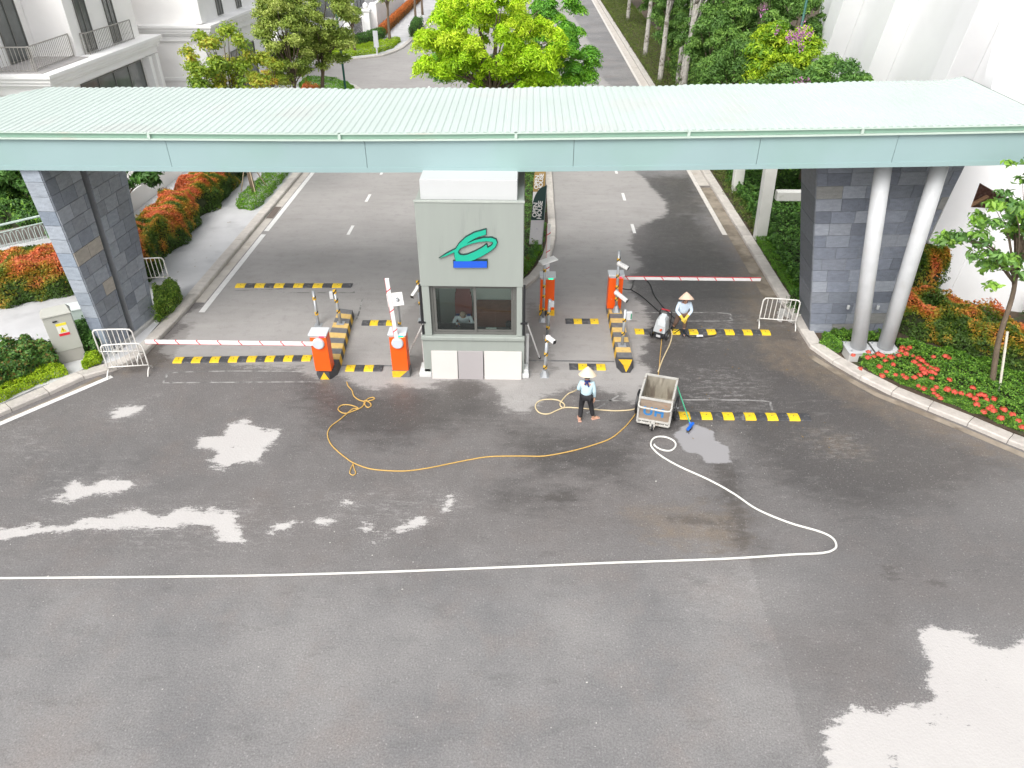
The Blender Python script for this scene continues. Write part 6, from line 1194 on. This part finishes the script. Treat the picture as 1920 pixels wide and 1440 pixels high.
mk('hedge', 'orange tipped hedge behind the red flowers right of the steel columns', 'hedge', [(11.35,20.15),(12.45,19.45),(13.4,17.9),(14.2,16.7),(16.5,14.6),(17.5,15.6),(15.2,17.9),(14.4,19.2),(13.2,20.7),(11.9,21.3)], .12, 1.15, 46000, .085, PHO, lump=.22, lumps=1.3, tonefn=photone(-.10, sd=8))
mk('shrub', 'tall orange tipped shrub between the right pier and the white wall', 'shrub', [(12.0,21.6),(13.3,21.4),(13.6,22.1),(12.1,22.6)], .12, 2.1, 13000, .085, PHO, lump=.25, lumps=1.0, tonefn=photone(-.15, sd=12))
mk('shrub', 'green and orange shrub before the white wall at the right edge', 'shrub', [(15.3,19.3),(17.5,18.6),(18,19.8),(15.8,20.6)], .12, 1.9, 14000, .085, PHO, lump=.25, lumps=1.0, tonefn=photone(-.22, sd=14))
mk('thicket', 'dense low undergrowth beneath the right hand trees beside the grass bank', 'undergrowth', [(10.4,35.5),(10.2,44),(10.4,52),(10.9,62),(14,62),(14.5,44),(14.2,35.5)], .12, 1.9, 52000, .17, [(.05,.11,.025),(.08,.17,.03),(.13,.24,.04),(.20,.30,.05)], lump=.55, lumps=2.0)
# ---------------------------------------------------------------- trees
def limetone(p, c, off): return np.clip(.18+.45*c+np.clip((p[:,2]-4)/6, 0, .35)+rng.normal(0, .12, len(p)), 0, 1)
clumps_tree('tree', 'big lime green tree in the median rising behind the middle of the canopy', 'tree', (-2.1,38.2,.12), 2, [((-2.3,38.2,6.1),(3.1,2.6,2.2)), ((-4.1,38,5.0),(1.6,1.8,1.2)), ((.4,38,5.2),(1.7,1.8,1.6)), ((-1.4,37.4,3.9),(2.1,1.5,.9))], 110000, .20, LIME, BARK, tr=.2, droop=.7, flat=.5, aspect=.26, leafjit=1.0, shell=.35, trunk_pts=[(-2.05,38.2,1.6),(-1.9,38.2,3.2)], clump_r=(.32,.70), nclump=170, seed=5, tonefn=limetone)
clumps_tree('tree', 'second lime tree trunk in the median with deeper green lower fronds', 'tree', (-3.0,40.4,.12), 2, [((-3.6,40.5,4.0),(2.0,1.6,1.0)), ((1.1,41,4.5),(2.0,1.6,1.5)), ((2.2,42,4.1),(1.4,1.4,.9)), ((1.3,43,6.0),(1.8,1.6,1.3))], 46000, .18, [(.06,.19,.02),(.11,.30,.025),(.20,.44,.03),(.30,.52,.03)], BARK, tr=.17, droop=.5, flat=.42, aspect=.32, trunk_pts=[(-2.8,40.3,1.8),(-2.3,40.3,3.4)], clump_r=(.4,.8), nclump=70, seed=6)
clumps_tree('tree', 'staked tree with yellow green and orange leaves on the left footway', 'tree', (-12.66,32.3,.12), 2, [((-12.6,31.5,5.9),(1.7,1.5,1.5)), ((-11.9,31.6,4.9),(1.2,1.1,.9))], 10500, .15, [(.10,.19,.025),(.17,.27,.03),(.26,.35,.035),(.33,.37,.04),(.42,.27,.04)], BARK, tr=.10, flat=.7, aspect=.5, leafjit=1.0, shell=.3, trunk_pts=[(-12.7,32.2,2.0),(-12.68,32.0,4.2)], clump_r=(.28,.55), nclump=46, seed=8)
stt = thing('tree_stake', (-12.4,32.0,.12), 'thin timber stakes leaning against the staked tree on the left footway', 'stakes')
for dx, dy in ((.35,-.7),(-.7,.3),(.5,.6)): build('stake', MB().tube([(-12.66+dx,32.3+dy,.12),(-12.68,32.25,1.9)], .025, 6), mat('stake_wood', (.46,.36,.25), .8, 6, .15), stt)
OLV = [(.11,.17,.03),(.21,.29,.05),(.32,.39,.08),(.40,.44,.13)]
clumps_tree('tree', 'dense olive green tree left of the street lamp, the one nearer the street', 'tree', (-14.1,45.0,.12), 2, [((-13.9,45,5.0),(1.7,1.6,2.3)), ((-14.6,45,3.0),(.9,.9,.8))], 38000, .15, OLV, BARK, tr=.13, flat=.65, trunk_pts=[(-14.0,45,1.5),(-13.9,45,2.9)], clump_r=(.3,.65), nclump=100, seed=9, leafjit=1.0, shell=.4)
clumps_tree('tree', 'dense olive green tree against the street lamp, the one farther up the footway', 'tree', (-12.9,47.2,.12), 2, [((-12.3,47.2,5.6),(1.8,1.6,2.0)), ((-11.6,47.4,3.9),(1.0,1.0,1.0)), ((-12.8,47,3.4),(.8,.8,.8))], 36000, .15, OLV, BARK, tr=.13, flat=.65, trunk_pts=[(-12.9,47.2,1.6),(-12.6,47.2,3.2)], clump_r=(.3,.65), nclump=100, seed=10, leafjit=1.0, shell=.4)
clumps_tree('tree', 'thin reddish leaved tree just left of the olive green trees', 'tree', (-14.6,42.5,.12), 2, [((-14.6,42.4,3.4),(.8,.8,1.0))], 6000, .14, [(.12,.20,.02),(.28,.34,.03),(.45,.20,.03)], BARK, tr=.07, trunk_pts=[(-14.5,42.5,1.2),(-14.5,42.5,2.2)], clump_r=(.25,.5), nclump=20, seed=12)
for i, (x, y, lb) in enumerate(((-13.1,73.2,'slim young tree in the far lime rimmed bed'), (-12.5,86.6,'slim young tree on the far footway beside the orange hedge'), (-12.6,93,'slim young tree on the far footway, the farthest up the road'))):
    clumps_tree('tree', lb, 'tree', (x,y,.12), 2, [((x,y,5.2),(1.1,1.1,1.6))], 6500, .17, OLV, BARK, tr=.13, trunk_pts=[(x,y,2),(x+.1,y,3.8)], clump_r=(.4,.7), nclump=18, seed=30+i)
clumps_tree('tree', 'thin young tree held by three stakes in the far corner', 'tree', (-15.2,67.6,.12), 2, [((-15.2,67.6,3.4),(.9,.9,.8))], 4000, .16, OLV, BARK, tr=.10, trunk_pts=[(-15.2,67.6,1.4),(-15.2,67.6,2.6)], clump_r=(.4,.6), nclump=12, seed=36)
# left garden greenery
mk('shrub_bed', 'dark green shrubs of the villa garden behind the pale green handrail', 'shrubs', [(-27,27.2),(-18.2,27.2),(-17.8,29.0),(-18.5,31.5),(-27,31.5)], 0, 1.5, 36000, .13, DGR+[(.18,.33,.03)], lump=.3, lumps=1.6)
clumps_tree('tree', 'dark garden tree with lime tufts at the left edge below the canopy', 'tree', (-21.5,29.5,0), 2, [((-20.6,28.3,1.9),(2.3,1.5,1.7)), ((-23.0,28,2.4),(2.2,1.5,1.9)), ((-19.0,28.9,2.0),(1.2,1.0,1.3))], 46000, .17, DGR+[(.20,.36,.03)], BARK, tr=.15, trunk_pts=[(-21.5,29.5,.8),(-21.4,29.5,1.6)], clump_r=(.5,.8), nclump=36, seed=14)
clumps_tree('flowering_shrub', 'leathery leaved shrub with pale pink flowers over the stair railing', 'shrub', (-16.9,28.6,.12), 2, [((-16.4,28.4,2.2),(.8,.7,.6)), ((-15.6,28.8,2.2),(.5,.5,.5)), ((-17.0,28.4,1.6),(.7,.6,.6))], 2600, .32, DGR, BARK, tr=.08, trunk_pts=[(-16.8,28.6,.6),(-16.6,28.5,1.2)], clump_r=(.3,.45), nclump=18, seed=15, aspect=.32)
# right thicket
THK = [(.055,.120,.028),(.090,.185,.038),(.14,.26,.05),(.24,.38,.07)]
tl = [(10.6,31.5,'broad leaved tree over the right kerb just behind the canopy',THK,[((11.2,31.5,2.9),(1.7,1.6,1.1))],20000,.19),
 (12.6,33.5,'green tree with mauve blossoms before the white building',[(.05,.12,.03),(.09,.20,.04),(.15,.29,.05),(.22,.34,.07)],[((12.9,32.8,4.4),(2.0,1.7,1.6)),((14.2,32.5,3.6),(1.2,1.2,1.2))],42000,.17),
 (12.0,38.5,'tree with yellow green new fronds in the middle of the right thicket',[(.05,.13,.02),(.14,.28,.02),(.34,.47,.02),(.42,.50,.04)],[((12.0,38,5.2),(1.7,1.5,1.4))],26000,.19),
 (10.4,39.5,'dark tree in the right thicket nearest the road behind the canopy',THK,[((10.9,39.5,3.9),(1.7,1.7,2.0))],26000,.18),
 (10.6,45.5,'dark tree in the right thicket between the pale trunks and the yellow tufts',THK,[((10.9,45.5,4.6),(1.9,1.8,2.4))],26000,.19),
 (13.8,43.5,'deep green tree in the right thicket behind the yellow tufts',THK,[((13.6,43.5,5.4),(2.4,2.2,2.6))],32000,.20),
 (15.2,51,'deep green tree at the back of the right thicket by the white building',THK,[((14.6,51,5.8),(2.6,2.4,3.0))],26000,.22),
 (11.2,52.5,'dark tree in the right thicket behind the pale trunks',THK,[((11.0,52.5,4.8),(1.5,2.0,2.6))],24000,.20),
 (12.6,61,'dark tree far back in the right thicket at the top of the picture',THK,[((12.2,61,5.6),(2.6,2.6,3.4))],26000,.24),
 (14.5,72,'farthest dark tree in the right thicket at the top of the picture',THK,[((13.0,72,5.8),(3.2,3,3.6))],22000,.28),
 (12.2,84,'dark tree beside the far end of the right kerb',THK,[((12.0,84,5.4),(2.4,3,3.6))],16000,.3),
 (9.9,36.0,'leafy tree low over the kerb, its fronds touching the canopy edge',THK,[((10.3,36,3.0),(1.5,1.5,1.4)),((11.5,35,4.0),(1.6,1.4,1.2))],24000,.17),
 (10.3,42.5,'bushy dark tree closest to the kerb in the right thicket',THK,[((10.6,42.5,3.0),(1.4,1.8,1.9))],20000,.18),
 (12.0,47.5,'middle green tree deep in the right thicket above the yellow tufts',THK,[((12.0,47.5,3.4),(2.2,2.0,2.0))],24000,.20),
 (10.9,62,'leafy tree overhanging the upper grass bank',THK,[((10.9,62,4.2),(1.5,2.4,2.4))],18000,.22),
 (13.6,100,'dark tree at the far end of the road on the right',THK,[((13.0,100,5.4),(3.2,4,4.0))],12000,.36)]
MAUVE = mat('mauve_blossom', (.50,.20,.42), .6, 10, .2, trans=.2)
for i, (x, y, lb, pal, cr_, n, s) in enumerate(tl):
    t_ = clumps_tree('tree', lb, 'tree', (x,y,.12), 2, cr_, n, s, pal, BARK, tr=.14, group='trees of the right hand thicket', trunk_pts=[(x,y,1.0),(x+.1,y,2.0)], clump_r=(.35,.75), nclump=80, seed=40+i, droop=.4, flat=.5, leafjit=1.0, shell=.4, aspect=.34)
    if i == 1:
        pts = [onY(1494+random.uniform(-16,18), 62+random.uniform(-12,14), 31.8) for _ in range(10)]+[onY(x_, y_, 31.6) for x_, y_ in ((1500,88),(1502,152),(1489,160),(1513,158),(1458,56),(1520,64),(1430,20))]
        for p in pts:
            mb = MB(); 
            for k in range(26):
                q = p+Vector((random.gauss(0,.07), random.gauss(0,.07), random.gauss(0,.10))); a = Vector((random.uniform(-1,1),random.uniform(-1,1),random.uniform(-1,1))).normalized()*.035; b = a.cross(Vector((random.uniform(-1,1),random.uniform(-1,1),random.uniform(-1,1)))).normalized()*.035; mb.add([q-a,q-b,q+a,q+b], [(0,1,2,3)])
            build('blossom', mb, MAUVE, t_, fixn=False)
for i, (x, y) in enumerate(((9.6,48.5),(10.1,51.8),(9.5,57.0),(10.6,55.6),(9.7,67.2),(10.5,88.4))):
    lb = ['pale mottled trunk nearest the canopy at the right kerb','pale mottled trunk second from the canopy at the right kerb','slim pale trunk beside the right kerb halfway up the picture','thicker pale trunk in the dark thicket gap','pale trunk on the grass bank farther up the kerb','pale trunk on the upper bank, the farthest one'][i]
    lean = random.uniform(-.15,.2)
    clumps_tree('pale_trunk_tree', lb, 'tree', (x,y,.1), 2, [((x+.6+lean,y,7.6),(1.5,1.5,1.3))], 5200, .22, THK, BARKW, tr=.19, group='pale trunked trees on the right bank', trunk_pts=[(x+lean*.4,y,2.6),(x+lean,y,6.2)], clump_r=(.5,.8), nclump=14, seed=70+i)
# small leaning tree by the right edge
tb = G(1858,733,.12)
sm_t = clumps_tree('young_tree', 'young leaning tree with leaf rosettes beside a white stake at the right edge', 'tree', tuple(tb), 2, [((11.5,17.0,4.5),(1.3,.8,.6)), ((10.6,17,4.3),(.6,.5,.3)), ((11.9,17.2,5.7),(.9,.8,1.1)), ((12.1,17.0,3.6),(.7,.6,.5))], 2900, .19, [(.07,.15,.05),(.12,.24,.06),(.20,.36,.05),(.26,.42,.06)], BARK, tr=.07, flat=.55, aspect=.42, trunk_pts=[tuple(onY(1872,640,16.95)), tuple(onY(1897,560,17.0)), tuple(onY(1906,510,17.05))], clump_r=(.16,.36), nclump=64, seed=22, leafjit=.8, shell=.4)
sk = thing('stake', G(1872,744,.12), 'white stake leaning against the young tree at the right edge', 'stake'); build('stake_pole', MB().tube([G(1872,744,.12), onY(1889,622,16.9)], .032, 8), mat('white_stake', (.66,.62,.52), .7, 5, .1), sk)
